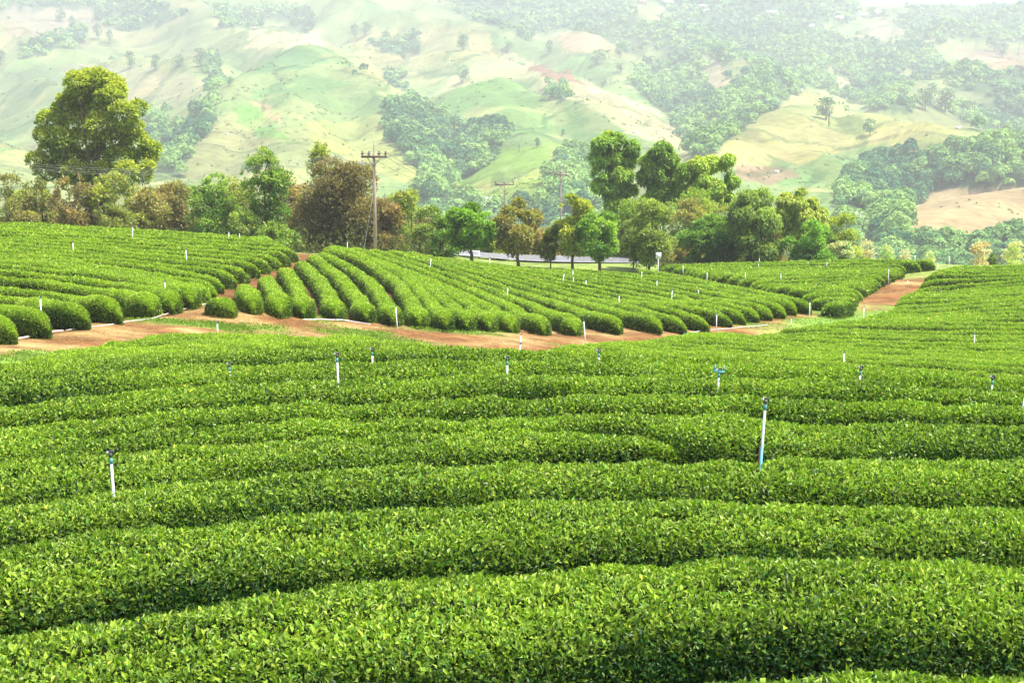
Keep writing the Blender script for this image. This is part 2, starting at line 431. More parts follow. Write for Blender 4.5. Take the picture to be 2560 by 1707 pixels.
        d_ = np.stack([dx, dy, dz], 1); d_ /= np.linalg.norm(d_, axis=1)[:, None]
        jn = rng.normal(0, 0.65, (m, 3)); nn = np.stack([nX, nY, nZ+0.35], 1) + jn
        rt = np.cross(d_, nn); rt /= np.linalg.norm(rt, axis=1)[:, None] + 1e-6
        up = np.cross(rt, d_)
        p0 = np.stack([px, py, pz], 1)
        wd = (l0*rng.uniform(0.19, 0.30, m))[:, None]; ln = l0[:, None]
        tip = p0 + d_*ln - up*ln*rng.uniform(0.0, 0.35, m)[:, None]
        mid = p0 + d_*ln*0.48 + up*ln*0.02
        Lf = mid - rt*wd + up*wd*0.45; Rt = mid + rt*wd + up*wd*0.45
        # colour: young flush on the plucking table, older leaves low on the sides, with gap and inner shade painted in
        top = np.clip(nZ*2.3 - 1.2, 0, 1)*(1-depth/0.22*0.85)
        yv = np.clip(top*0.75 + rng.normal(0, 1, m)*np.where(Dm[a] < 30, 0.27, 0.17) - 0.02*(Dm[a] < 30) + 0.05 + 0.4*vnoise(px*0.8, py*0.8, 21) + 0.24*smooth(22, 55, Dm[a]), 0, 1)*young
        old_shaded = np.array([0.018, 0.070, 0.010]); new = np.array([0.375, 0.525, 0.048])*(1-smooth(12, 40, Dm[a]))[:, None] + np.array([0.415, 0.575, 0.042])*smooth(12, 40, Dm[a])[:, None]
        cc_ = old_shaded + (new-old_shaded)*yv[:, None]
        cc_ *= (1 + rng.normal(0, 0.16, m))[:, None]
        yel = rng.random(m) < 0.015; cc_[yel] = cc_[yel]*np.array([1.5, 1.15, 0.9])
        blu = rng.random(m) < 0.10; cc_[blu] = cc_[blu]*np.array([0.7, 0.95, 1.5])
        cc_ = np.clip(cc_, 0.004, 0.6)
        near = Dm[a] < 17
        k = np.nonzero(near)[0]
        if len(k):
            M_ = mid[k] - up[k]*wd[k]*0.15
            vv = np.stack([p0[k], Rt[k], tip[k], Lf[k], M_], 1).reshape(-1, 3)
            b0 = base + 5*np.arange(len(k))
            ff = np.stack([b0, b0+1, b0+2, b0+4, b0, b0+4, b0+2, b0+3], 1)
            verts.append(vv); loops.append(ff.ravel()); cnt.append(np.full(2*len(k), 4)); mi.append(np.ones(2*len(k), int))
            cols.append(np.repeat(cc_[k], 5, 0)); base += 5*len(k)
        k = np.nonzero(~near)[0]
        if len(k):
            vv = np.stack([p0[k], Rt[k], tip[k], Lf[k]], 1).reshape(-1, 3)
            b0 = base + 4*np.arange(len(k)); ff = np.stack([b0, b0+1, b0+2, b0+3], 1)
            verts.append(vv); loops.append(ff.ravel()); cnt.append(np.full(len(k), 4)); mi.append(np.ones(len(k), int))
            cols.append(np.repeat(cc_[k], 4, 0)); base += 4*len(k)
        LEAF_STATS[0] += m
    V = np.concatenate(verts); org = np.array([c[n//2, 0], c[n//2, 1], z[n//2]])
    sm = np.concatenate(mi) == 0
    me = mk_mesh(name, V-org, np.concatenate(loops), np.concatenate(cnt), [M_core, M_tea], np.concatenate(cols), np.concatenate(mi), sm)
    o = obj(name, me, None, org)
    tag(o, label, "tea hedge", group)
    return o

ORD = ("first second third fourth fifth sixth seventh eighth ninth tenth eleventh twelfth thirteenth fourteenth fifteenth sixteenth "
       "seventeenth eighteenth nineteenth twentieth").split()
def ordw(i):
    if i < 20: return ORD[i]
    tens = {2: "twenty", 3: "thirty", 4: "forty", 5: "fifty", 6: "sixty"}; k = i + 1
    a, b = divmod(k, 10)
    return (tens[a] + "-" + ORD[b-1]) if b else {2: "twentieth", 3: "thirtieth", 4: "fortieth", 5: "fiftieth"}[a]

# --- foreground knoll: traced crests of the rows, nearest first
G = [
 [(-60,775),(200,740),(430,705),(560,690),(700,682),(838,664),(1024,666),(1090,670)],
 [(-60,640),(0,629),(87,614),(196,601),(250,592),(370,582),(435,577),(512,569),(643,558),(773,555),(882,554),(1024,560),(1090,562)],
 [(-60,556),(0,547),(87,534),(174,525),(283,514),(392,503),(512,497),(664,499),(795,499),(904,501),(1024,501),(1090,502)],
 [(-60,517),(0,508),(65,501),(131,488),(239,475),(370,468),(435,465),(512,461),(664,459),(751,461),(882,458),(1024,459),(1090,460)],
 [(-60,468),(0,461),(93,453),(200,443),(310,436),(376,433),(512,428),(600,425),(700,423)],
 [(-60,446),(0,441),(100,434),(163,429),(256,421),(398,416),(463,416),(512,415),(653,414),(730,414),(779,416),(910,419),(997,421),(1024,424),(1090,428)],
 [(-60,428),(0,423),(54,418),(93,416),(131,412),(174,411),(229,405),(343,403),(387,399),(495,396),(537,396),(577,393),(675,394),(768,396),(870,400),(1024,405),(1090,408)],
 [(-60,405),(0,400),(76,395),(120,390),(185,386),(256,383),(332,380),(398,379),(512,375),(588,375.5),(730,378),(844,379),(899,384),(1024,393),(1090,397)],
 [(-60,382),(0,377),(44,375.5),(87,373),(120,369),(174,367),(256,363),(305,361),(398,360),(512,361),(640,362),(768,366),(880,372),(1024,381),(1090,385)],
]
front = []
for i, g in enumerate(G):
    c = unproj(g); c = smooth_curve(resample(c, len(c)), 14 if len(c) > 12 else 2); front.append(c)
def ydist(a, b):
    xs = np.linspace(max(a[:, 0].min(), b[:, 0].min()), min(a[:, 0].max(), b[:, 0].max()), 30)
    ia, ib = np.argsort(a[:, 0]), np.argsort(b[:, 0])
    return xs, np.interp(xs, b[ib, 0], b[ib, 1]) - np.interp(xs, a[ia, 0], a[ia, 1])
rows_front = []
for i, c in enumerate(front):
    j = i-1 if i > 0 else 0
    nb = front[i-1] if i > 0 else None
    ci = c.copy()
    if nb is None: wd = np.full(len(c), 2.1)
    else:
        o_ = np.argsort(nb[:, 0]); wd = c[:, 1] - np.interp(c[:, 0], nb[o_, 0], nb[o_, 1])
        if i == 5: # neighbour row pinches out half way
            o3 = np.argsort(front[3][:, 0]); w3 = c[:, 1] - np.interp(c[:, 0], front[3][o3, 0], front[3][o3, 1])
            wd = np.where(c[:, 0] > front[4][:, 0].max()-0.3, w3, wd)
    wd = np.clip(wd, 0.9, 2.2)
    wd = np.convolve(np.pad(wd, 3, mode='edge'), np.ones(7)/7, mode='valid')
    ci[:, 1] -= wd*0.34
    if i == 4: wd = wd*np.interp(np.linspace(0, 1, len(wd)), [0, 0.62, 1], [1, 1, 0.25])
    rows_front.append((ci, wd*1.0))
gname = "clipped tea hedges on the nearest knoll"
for i, (c, wd) in enumerate(rows_front):
    lab = "wide tea hedge on the nearest knoll, %s row up from the bottom edge" % ordw(i)
    if i == 4: lab = "narrow tea hedge on the nearest knoll that pinches out, fifth row up"
    hedge(c, "tea_hedge", lab, gname, W=wd, H=HC*1.04, seed=i+1, taper=(False, i == 4))

# --- back of the knoll: rows ending at the dirt track on the left
Mk = [G[-1],
 [(-60,369),(0,365),(60,362),(130,359),(220,355),(305,352.5),(398,351.5),(512,353),(640,358),(768,365),(900,372),(1090,385)],
]
k0 = front[-1].copy(); k0[:, 1] -= 0.5
k1 = unproj(Mk[1]); 
kl2 = unproj([(40,350),(100,348),(180,345),(256,342),(340,340),(441,342.5)])
kl3 = unproj([(93,342),(180,340),(250,337.5),(341,335.5),(390,338)])
kl4 = unproj([(138,336),(200,334.5),(243,333.5),(300,333)])
back = family([k0, k1], 1.75, 48, True) 
nb_ = len(back)
k1c = k1[k1[:, 0] < 2.0]
back += family([k1c, kl2, kl3, kl4], 1.8, 40, True)
for i, c in enumerate(back):
    hedge(c, "tea_hedge", "finer tea hedge between knoll and dirt track, %s row behind the knoll's crest" % ordw(i),
          "tea hedges between the knoll and the dirt track", W=1.6, seed=20+i)
# --- right hillside
right = [unproj(k, lo=46) for k in (
 [(538,347.5),(640,351),(768,359),(900,367),(1024,375),(1110,380)],
 [(608,338.5),(700,344),(850,352),(1024,357),(1110,360)],
 [(701,332),(800,337),(900,341),(1024,342),(1110,343)],
 [(775,327),(900,329.5),(1024,331),(1110,331)],
 [(851,318),(940,319),(1024,317),(1110,316)],
 [(891,305),(960,302),(1024,298),(1110,294)],
 [(914,289),(960,284),(1024,279),(1110,273)],
 [(943,266),(985,266),(1024,264.5),(1110,262)])]
rr = family(right, 1.72, 48)
for i, c in enumerate(rr):
    hedge(c, "tea_hedge", "tea hedge on the right hillside, %s row up from the knoll's crest" % ordw(i),
          "tea hedges on the right hillside", W=1.06, seed=60+i)
# --- left terrace
left = [unproj(k, lo=36) for k in (
 [(-60,311),(-20,315),(14,318)],
 [(-60,300),(0,306),(48,312)],
 [(-60,291),(0,296),(50,301),(88,305)],
 [(-60,282),(0,287),(60,294),(120,301)],
 [(-60,271),(0,276),(80,285),(152,295.5)],
 [(-60,260),(0,264),(100,273),(192,288)],
 [(-60,248),(0,252),(120,262),(223,277)],
 [(-60,238),(0,242),(130,252),(260,263)],
 [(-60,227),(0,230),(150,239),(298,249)],
 [(-60,219),(0,222.5),(130,229),(312,241)])]
rl = family(left, 1.72, 48)
for i, c in enumerate(rl):
    hedge(c, "tea_hedge", "tea hedge of the upper left terrace, %s row up from the dirt track" % ordw(i),
          "tea hedges on the left terrace", W=1.12, seed=120+i, H=HC*1.05)
# --- centre fan of rows running down to the track
fan_keys = [
 [(215,290),(224,294),(234,300)],
 [(243,280),(248,287),(253,297)],
 [(265,272),(272,282),(281,301)],
 [(284,264),(295,278),(305,302)],
 [(300,258),(320,276),(336,304)],
 [(312,252),(343,275),(367,307)],
 [(321,248.5),(367,274),(395,310)],
 [(324,245),(370,259),(402,282),(420,312)],
 [(327,243.5),(360,251),(410,275),(446,315)],
 [(330,243.5),(355,250),(398,265),(442,281),(486,301),(512,318)],
 [(370,246),(420,262),(486,284),(530,301),(576,319)],
 [(405,249),(450,262),(510,280),(560,294),(603,304),(662,318)],
 [(450,256),(520,273),(590,287),(660,299),(733,313)],
 [(500,263),(580,272),(660,281),(740,294),(786,305)],
 [(560,266.5),(640,272),(700,279),(760,290),(808,300)],
 [(640,267.5),(690,276),(740,286),(778,293.5),(812,301)]]
fk = [unproj(k[:-1] + [(k[-1][0]-1, k[-1][1]-(4 if k[-1][0] < 560 else 1.5))], lo=50) for k in fan_keys]
rf = []
for i in range(len(fk)-1):
    A, B = resample(fk[i], 48), resample(fk[i+1], 48)
    if i < 8: n = 1
    else: n = max(1, int(round(np.median(perp(A, B))/1.55)))
    if i == 8: n = 3
    for j in range(n): rf.append(A*(1-j/n)+B*j/n)
rf.append(resample(fk[-1], 48))
for i, c in enumerate(rf):
    hedge(c, "tea_hedge", "tea hedge of the middle fan, %s row from the fan's left corner" % ordw(i),
          "tea hedges fanning down the middle slope", W=(1.40 if i == 0 else 1.06 if i < 10 else 1.04), seed=170+i, H=HC*0.90)
# --- upper right field
q = [unproj(k, lo=60) for k in (
 [(822,301),(836,302),(850,299)],
 [(800,292),(832,293),(857,291)],
 [(777,286),(824,287),(868,284)],
 [(750,280),(802,279),(880,277)],
 [(715,274),(780,272.5),(895,270)],
 [(685,268),(770,266.5),(906,263.5)],
 [(660,265),(760,261.5),(860,259),(935,259.5)])]
rq = family(q, 1.75, 40)
for i, c in enumerate(rq):
    hedge(c, "tea_hedge", "tea hedge of the upper right field, %s row up from its lowest corner" % ordw(i),
          "tea hedges in the upper right field", W=1.08, seed=250+i)
print("hedge rows", len(rows_front), len(back), len(rr), len(rl), len(rf), len(rq), "leaves", LEAF_STATS[0])
ALLROWS = [c for c, _ in rows_front] + back + rr + rl + rf + rq

#@@GROUND
# ------------------------------------------------------------------ ground sheet
def poly_mask(U, V, poly):
    U = np.asarray(U); V = np.asarray(V); r = np.zeros(U.shape, bool); n = len(poly)
    for i in range(n):
        x0, y0 = poly[i]; x1, y1 = poly[(i+1) % n]
        if y0 == y1: continue
        c = ((y0 > V) != (y1 > V)) & (U < (x1-x0)*(V-y0)/(y1-y0)+x0); r ^= c
    return r
def dist_line(x, y, line):
    d = np.full(np.shape(x), 1e9)
    for a, c in zip(line[:-1], line[1:]):
        e = c-a; t = np.clip(((x-a[0])*e[0]+(y-a[1])*e[1])/(e@e+1e-9), 0, 1)
        d = np.minimum(d, np.hypot(x-a[0]-t*e[0], y-a[1]-t*e[1]))
    return d
step = 0.4
xs = np.arange(-88, 88.01, step); ys = np.arange(1, 172.01, step)
X, Y = np.meshgrid(xs, ys); keepZ = height(X, Y)
rough = fbm(X/1.3, Y/1.3, 31, 3)*0.10
Z = keepZ + rough
track = np.array([unproj([p], 0.0, 0, 36)[0] if False else hit(p[0], p[1], 0.0, 36) for p in
    [(-80,352),(0,345),(60,339),(130,327),(190,319),(230,319),(300,326),(370,332),(440,338),(520,342),(600,338),(680,330),(760,320),(820,308),(855,296),(885,281),(910,271),(928,265)]])
dT = dist_line(X, Y, track)
soil = np.array([0.20, 0.092, 0.030]); straw = np.array([0.36, 0.245, 0.095]); grass = np.array([0.14, 0.27, 0.035]); dark = np.array([0.10, 0.055, 0.03])
C = np.zeros(X.shape+(3,))
n1 = fbm(X/2.2, Y/1.6, 41, 4); n2 = fbm(X/6, Y/4, 45, 3); n3 = fbm(X/0.9, Y/0.7, 48, 3)
C[:] = soil*0.8
mixs = smooth(-0.25, 0.45, n1)[..., None]
pathc = soil*(1-mixs) + straw*mixs
pm = smooth(5.5, 4.0, dT + n2*1.5)[..., None]
C = C*(1-pm) + pathc*pm
gp = smooth(0.0, 0.35, n2 + 0.25*n3 + 0.35*smooth(0.3, 2.6, np.abs(dT-0.0)) - 0.15)[..., None]
gm = smooth(6, 5, dT)[..., None]
right_green = smooth(14, 22, X)[..., None]*smooth(-0.45, 0.1, n2+0.3*n3)[..., None]*smooth(98, 84, Y)[..., None]
gp = gp*(1-smooth(84, 92, Y)*(1-smooth(2.6, 3.6, dT)))[..., None]
C = C*(1-gp*gm*0.85) + grass*(gp*gm*0.85)
wl_ = (2.6*smooth(78, 92, Y))[..., None]
rg = right_green*gm*smooth(1.0, 1.9, dT[..., None]-wl_)[..., 0][..., None]*0.85; C = C*(1-rg)+grass*1.15*rg
# verge between fields and the trees
far_g = smooth(108, 116, Y + np.where(X < -5, 12, 0))[..., None]
C = C*(1-far_g) + (np.array([0.20, 0.27, 0.06])*(1+0.5*n1[..., None]))*far_g
C *= (1+0.25*n3[..., None])
# bare red bank above the road
Up, Vp = pix(X, Y, Z)
bank = ((Up > 640) & (Up < 735) & (Y > 140)) * smooth(0.35, 0.0, np.abs((Y-150)/30))
bank = bank[..., None]*0.9
C = C*(1-bank) + np.array([0.42, 0.16, 0.07])*bank
C = np.clip(C, 0.01, 0.8)
ny_, nx_ = X.shape; I = np.arange(X.size).reshape(X.shape)
q = np.stack([I[:-1, :-1], I[:-1, 1:], I[1:, 1:], I[1:, :-1]], -1).reshape(-1, 4)
me = mk_mesh("ground", np.stack([X, Y, Z], -1).reshape(-1, 3), q, np.full(len(q), 4), [M_soil], C.reshape(-1, 3), None, True)
tag(obj("ground", me), kind="structure")

# far hills: polar sheet
K_ = 1024/2352
PALE = (0.34, 0.355, 0.16); GRN = (0.13, 0.30, 0.09); FOR = (0.04, 0.10, 0.045)
def P(*a): return [(x*K_, y*K_) for x, y in a]
patches = [
 ((0.36,0.30,0.22), P((0,15),(330,20),(320,60),(200,75),(0,90))),
 ((0.33,0.31,0.19), P((120,150),(330,150),(470,190),(480,270),(400,240),(200,215))),
 ((0.21,0.29,0.12), P((0,170),(100,150),(200,220),(120,300),(0,330))),
 ((0.62,0.50,0.34), P((570,72),(720,75),(760,105),(700,110),(640,110),(560,112))),
 ((0.36,0.34,0.17), P((420,330),(520,255),(620,330),(560,400),(430,410))),
 ((0.15,0.28,0.11), P((560,180),(620,125),(700,112),(760,140),(700,160),(640,165))),
 ((0.20,0.32,0.11), P((570,220),(700,170),(820,190),(700,220))),
 ((0.20,0.36,0.08), P((520,260),(600,240),(660,330),(560,300))),
 ((0.55,0.36,0.24), P((580,232),(625,240),(640,280),(615,275))),
 ((0.40,0.40,0.14), P((700,280),(880,270),(950,370),(960,430),(720,350))),
 ((0.55,0.50,0.30), P((985,225),(1060,165),(1130,110),(1220,140),(1500,245),(1570,350),(1440,300),(1240,190),(1150,175),(1040,205))),
 ((0.60,0.42,0.30), P((1280,75),(1370,80),(1405,115),(1290,120))),
 ((0.36,0.17,0.11), P((1205,140),(1290,160),(1350,195),(1250,190))),
 ((0.19,0.32,0.10), P((990,235),(1100,182),(1200,192),(1340,270),(1400,330),(1150,300),(1000,270))),
 ((0.30,0.44,0.07), P((1090,350),(1290,330),(1400,400),(1270,480),(1030,480))),
 ((0.40,0.36,0.16), P((800,100),(860,70),(1080,60),(1200,120),(1000,150),(880,190))),
 ((0.55,0.50,0.32), P((1500,240),(1560,300),(1580,360),(1520,320),(1450,270))),
 ((0.44,0.42,0.16), P((1640,360),(1740,270),(1850,212),(1950,250),(2330,325),(2250,345),(1950,440),(1780,360))),
 ((0.23,0.34,0.12), P((1780,420),(1900,350),(2050,330),(2060,360),(1930,440))),
 ((0.40,0.25,0.18), P((1675,375),(1790,385),(1830,400),(1760,425),(1690,410))),
 ((0.40,0.34,0.24), P((1990,55),(2090,50),(2100,75),(1960,90))),
 ((0.38,0.28,0.20), P((2170,130),(2200,112),(2352,120),(2352,165),(2240,150))),
 ((0.30,0.33,0.17), P((2100,190),(2200,200),(2280,240),(2200,260),(2080,230))),
]
forest_polys = [
 P((-100,-60),(420,-60),(320,12),(100,18),(-100,30)),
 P((220,0),(350,0),(430,30),(310,75),(230,60)),
 P((490,5),(720,15),(720,70),(690,72),(640,48),(560,68),(500,60)),
 P((40,100),(150,72),(190,55),(190,100),(120,122),(50,135)),
 P((470,125),(500,125),(508,200),(500,235),(480,215)),
 P((390,300),(500,235),(495,280),(440,330),(425,410),(370,400),(340,330),(330,255)),
 P((870,240),(950,235),(1060,295),(1160,280),(1160,330),(1100,400),(1050,415),(1020,490),(960,450),(960,390),(890,310)),
 P((960,-60),(2000,-60),(1960,45),(1900,60),(1960,100),(2050,130),(2110,262),(2000,252),(1900,208),(1845,200),(1640,345),(1585,360),(1545,262),(1450,190),(1470,140),(1380,85),(1280,62),(1200,90),(1110,55),(1050,30)),
 P((855,100),(960,75),(965,122),(880,128)),
 P((2050,50),(2100,10),(2150,0),(2500,-30),(2500,90),(2352,95),(2200,85),(2120,100)),
 P((1960,90),(2120,95),(2160,150),(2120,190),(2040,130)),
 P((2110,150),(2240,155),(2500,180),(2500,330),(2250,300),(2160,250),(2280,240)),
 P((1925,450),(2010,375),(2150,335),(2500,330),(2500,430),(2180,425),(2090,470),(2070,520),(2200,518),(2500,490),(2500,640),(1960,640)),
 P((1260,190),(1305,190),(1305,225),(1265,220)),
 P((880,168),(930,180),(945,210),(900,195)),
 P((1240,470),(1300,350),(1400,380),(1450,470),(1400,560),(980,560),(990,470)),
]
clearings = [P((1615,120),(1660,150),(1695,205),(1660,220),(1625,195)), P((1680,140),(1745,118),(1700,185),(1665,170)),
 P((1890,145),(1930,170),(1960,205),(1930,215),(1905,180)), P((1440,0),(1500,0),(1560,40),(1470,50)), P((1420,90),(1500,110),(1560,140),(1500,150),(1440,110)),
 P((2070,500),(2150,432),(2190,425),(2500,430),(2500,500),(2500,530),(2330,545),(2200,575),(2085,570))]
us = np.linspace(-230, 1254, 560); Ds = np.concatenate([np.geomspace(148, 500, 70), np.geomspace(503, 2000, 330), np.geomspace(2010, 4000, 70)])
UU, DD = np.meshgrid(us, Ds); XX = (UU-512)/F*DD; YY = DD.copy()
ZZ = np.where(DD < 172, height(XX, YY) - 0.5 - (DD < 170)*0.6, far_z(XX, YY))
pu, pv = pix(XX, YY, ZZ)
def classify(pu, pv, x, y):
    ju = pu + fbm(x/25, y/25, 61, 3)*12; jv = pv + fbm(x/25, y/40, 65, 3)*7
    f = np.zeros(pu.shape, bool)
    for p in forest_polys: f |= poly_mask(ju, jv, p)
    for p in clearings: f &= ~poly_mask(ju, jv, p)
    return f, ju, jv
fm, ju, jv = classify(pu, pv, XX, YY)
Cf = np.empty(XX.shape+(3,)); Cf[:] = PALE
nn1 = fbm(XX/120, YY/160, 71, 4)[..., None]; nn2 = fbm(XX/30, YY/60, 75, 4)[..., None]
a = smooth(-0.3, 0.35, nn1); Cf[:] = np.array(PALE)*(1-a) + np.array((0.235, 0.33, 0.125))*a
for c, p in patches:
    m = poly_mask(ju, jv, p); Cf[m] = np.array(c)
tan = smooth(0.22, 0.42, nn2)*0.5; Cf = Cf*(1-tan) + np.array((0.45, 0.38, 0.20))*tan
rv = np.random.default_rng(12); NS = 420; sd_ = rv.random((NS, 2)); SX = (sd_[:, 0]-0.5)*1500; SY = 350*(3000/350)**sd_[:, 1]
wx = XX + fbm(XX/120, YY/120, 81, 3)*60; wy = YY + fbm(XX/120, YY/120, 85, 3)*60
d1 = np.full(XX.shape, 1e9); d2 = np.full(XX.shape, 1e9); idx = np.zeros(XX.shape, int)
for k_ in range(NS):
    sc_ = 0.6 + 900/ SY[k_]*0.0
    dd = np.hypot(wx-SX[k_], (wy-SY[k_])*0.55); cl = dd < d1
    d2 = np.where(cl, d1, np.minimum(d2, dd)); idx = np.where(cl, k_, idx); d1 = np.where(cl, dd, d1)
tone = (0.84+0.32*rv.random(NS))[idx][..., None]; hueT = rv.random(NS)[idx][..., None]
Cf = Cf*tone*(np.array([1.08, 0.98, 0.95])*hueT + np.array([0.88, 1.02, 0.95])*(1-hueT))
edge = ((d2-d1) < 2.6+YY*0.0012)[..., None] & (rv.random(NS)[idx][..., None] < 0.75)
Cf = np.where(edge, Cf*np.array([0.55, 0.66, 0.55]), Cf)
Cf[fm] = (0.09, 0.17, 0.07)
m = poly_mask(ju, jv, clearings[-1]); Cf[m] = (0.50, 0.35, 0.22)
for k in (0, 2): Cf[poly_mask(ju, jv, clearings[k])] = (0.50, 0.40, 0.27)
Cf *= (1+0.35*nn2)
# pale cut lines, tracks between the fields
for line in (P((0,50),(200,45),(330,20)), P((860,190),(1000,165),(1110,120),(1180,110)), P((520,280),(580,330),(640,400)), P((1900,350),(2100,300),(2330,330))):
    L_ = np.array(line); dl = dist_line(pu, pv, L_); m = (dl < 0.9)[..., None]; Cf = np.where(m, Cf*0.55, Cf)
Cf = np.clip(Cf*np.array([0.60, 0.65, 0.50]), 0.01, 0.8)
I = np.arange(XX.size).reshape(XX.shape)
q = np.stack([I[:-1, :-1], I[:-1, 1:], I[1:, 1:], I[1:, :-1]], -1).reshape(-1, 4)
me = mk_mesh("hills", np.stack([XX, YY, ZZ], -1).reshape(-1, 3), q, np.full(len(q), 4), [M_hill], Cf.reshape(-1, 3), None, True)
tag(obj("hills", me), kind="structure")
#@@TREES
HAZE_DENS = 0.00032
# ------------------------------------------------------------------ trees
def leaf_cloud(centers, rads, n, size, c0, c1, seed=0, droop=0.0, aspect=0.45, inner=0.35, blobvar=0.25, flat=0.8, dead=0.0, up=0.35, gap=-0.20):
    """n leaf sprays spread through the outer shell of a set of lobes (centers (B,3), rads (B,3))"""
    r = np.random.default_rng(seed); centers = np.asarray(centers, float); rads = np.asarray(rads, float)
    wgt = (rads.prod(1))**(2/3); b = r.choice(len(centers), n, p=wgt/wgt.sum())
    v = r.normal(0, 1, (n, 3)); v /= np.linalg.norm(v, axis=1)[:, None]
    low = (v[:, 2] < -0.25) & (r.random(n) < 0.6); v[low, 2] *= -1
    rr_ = 1 - inner*r.random(n)**1.7
    lump = 1 + 0.30*vnoise(v[:, 0]*2.6+b*3.3, v[:, 1]*2.6+v[:, 2]*2.9, 5) + 0.22*vnoise(v[:, 0]*6+b*1.3, v[:, 2]*6+v[:, 1]*5, 6)
    p = centers[b] + v*rads[b]*(rr_*lump)[:, None]
    keep = (vnoise(p[:, 0]*1.3+p[:, 1]*0.5, p[:, 2]*1.5+p[:, 1]*0.7, seed+3) > gap)
    p = p[keep]; v = v[keep]; b = b[keep]; n = len(p); rr_ = rr_[keep]
    d_ = v + r.normal(0, 0.55, (n, 3)); d_[:, 2] += up - droop*1.6; d_ /= np.linalg.norm(d_, axis=1)[:, None]
    nn = v*0.6 + np.array([0, 0, 0.9]) + r.normal(0, 0.45, (n, 3))
    rt = np.cross(d_, nn); rt /= np.linalg.norm(rt, axis=1)[:, None] + 1e-6; upv = np.cross(rt, d_)
    L = (size*r.uniform(0.6, 1.35, n))[:, None]; W = L*aspect*r.uniform(0.7, 1.2, n)[:, None]
    mid = p + d_*L*0.5 + upv*L*0.06; tip = p + d_*L - upv*L*0.15 - np.array([0, 0, 1])*L*droop*0.5
    A = mid - rt*W*0.5 + upv*W*0.2; B = mid + rt*W*0.5 + upv*W*0.2
    V = np.stack([p, B, tip, A], 1).reshape(-1, 3); q = np.arange(4*n)
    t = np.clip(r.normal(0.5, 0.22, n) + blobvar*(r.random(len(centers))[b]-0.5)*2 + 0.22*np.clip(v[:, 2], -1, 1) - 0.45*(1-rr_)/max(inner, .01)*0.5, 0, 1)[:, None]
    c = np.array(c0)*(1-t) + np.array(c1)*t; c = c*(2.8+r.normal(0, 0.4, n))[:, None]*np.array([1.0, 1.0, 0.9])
    if dead:
        k = r.random(n) < dead*(0.4+1.2*r.random(len(centers))[b]); c[k] = np.array([0.36, 0.27, 0.15])*(1+r.normal(0, 0.2, k.sum()))[:, None]
    return V, q, np.full(n, 4), np.repeat(np.clip(c, 0.005, 0.7), 4, 0)

def envelope(kind, h, rx, seed, nb, base=0.2, ry=None, brad=0.34):
    """lobes filling a crown outline, heights measured from the ground"""
    r = np.random.default_rng(seed); ry = ry or rx; Cn = []; Rd = []
    tries = 0; nb = max(nb, int(9*h*(1-base)/rx)); S_ = math.sqrt(rx*h*(1-base)*0.42)
    while len(Cn) < nb and tries < 5000:
        tries += 1
        t = r.random(); z = base + (1-base)*t
        if kind == 'round': k = math.sqrt(max(0, 1-(2*t-0.95)**2))
        elif kind == 'cone': k = (1-t)**0.75*1.0 + 0.12
        elif kind == 'dome': k = math.sqrt(max(0, 1-(t*0.97)**2.2))*(0.8+0.2*min(1, t*4))
        elif kind == 'vase': k = 0.45+0.55*min(1, t*1.6) if t < 0.8 else 0.9*(1-(t-0.8)*2.5)
        else: k = 1
        a = r.random()*2*math.pi; q = (r.random()**0.5)*k*0.85
        c = np.array([math.cos(a)*q*rx, math.sin(a)*q*ry, z*h - brad*rx*0.6])
        rad = brad*S_*r.uniform(0.8, 1.35)*(0.65+0.5*k)
        if z*h + rad*0.3 > h*1.03: continue
        if any(np.linalg.norm((c-o)/rx) < 0.26 for o in Cn): 
            if r.random() < 0.7: continue
        Cn.append(c); Rd.append([rad, rad*(ry/rx if ry < rx else 1), rad*0.82])
    return np.array(Cn), np.array(Rd)

def trunk_mesh(h, rad, lobes, seed, nl=7, lean=0.0, multi=1, top=0.62):
    r = random.Random(seed); mb = MB()
    for m in range(multi):
        ax = r.uniform(-1, 1)*0.05*h*(multi > 1); ay = r.uniform(-1, 1)*0.04*h*(multi > 1); ln = lean + (r.uniform(-0.15, 0.15) if multi > 1 else 0)
        pts = []; N = 7
        for i in range(N+1):
            t = i/N; pts.append([ax + ln*h*t*t + r.uniform(-1, 1)*rad*0.5*(0 < i), ay + r.uniform(-1, 1)*rad*0.5*(0 < i), -0.35 + (top*h+0.35)*t])
        rd = [rad/(multi**0.5)*(1.35 if i == 0 else 1)*(1-0.72*i/N) for i in range(N+1)]
        mb.tube(pts, rd, 8)
        idx = list(range(len(lobes))); r.shuffle(idx)
        for j in idx[:nl]:
            e = lobes[j]; k = r.randint(2, N-1); s = pts[k]
            if e[2] < s[2]: k = 2; s = pts[2]
            m1 = [(s[0]+e[0])/2, (s[1]+e[1])/2, s[2]*0.65+e[2]*0.35 + 0.04*h]
            mb.tube([s, m1, [e[0], e[1], e[2]]], [rd[k]*0.5, rd[k]*0.34, rd[k]*0.10], 5)
    return mb.mesh("trunk", [M_bark], True)

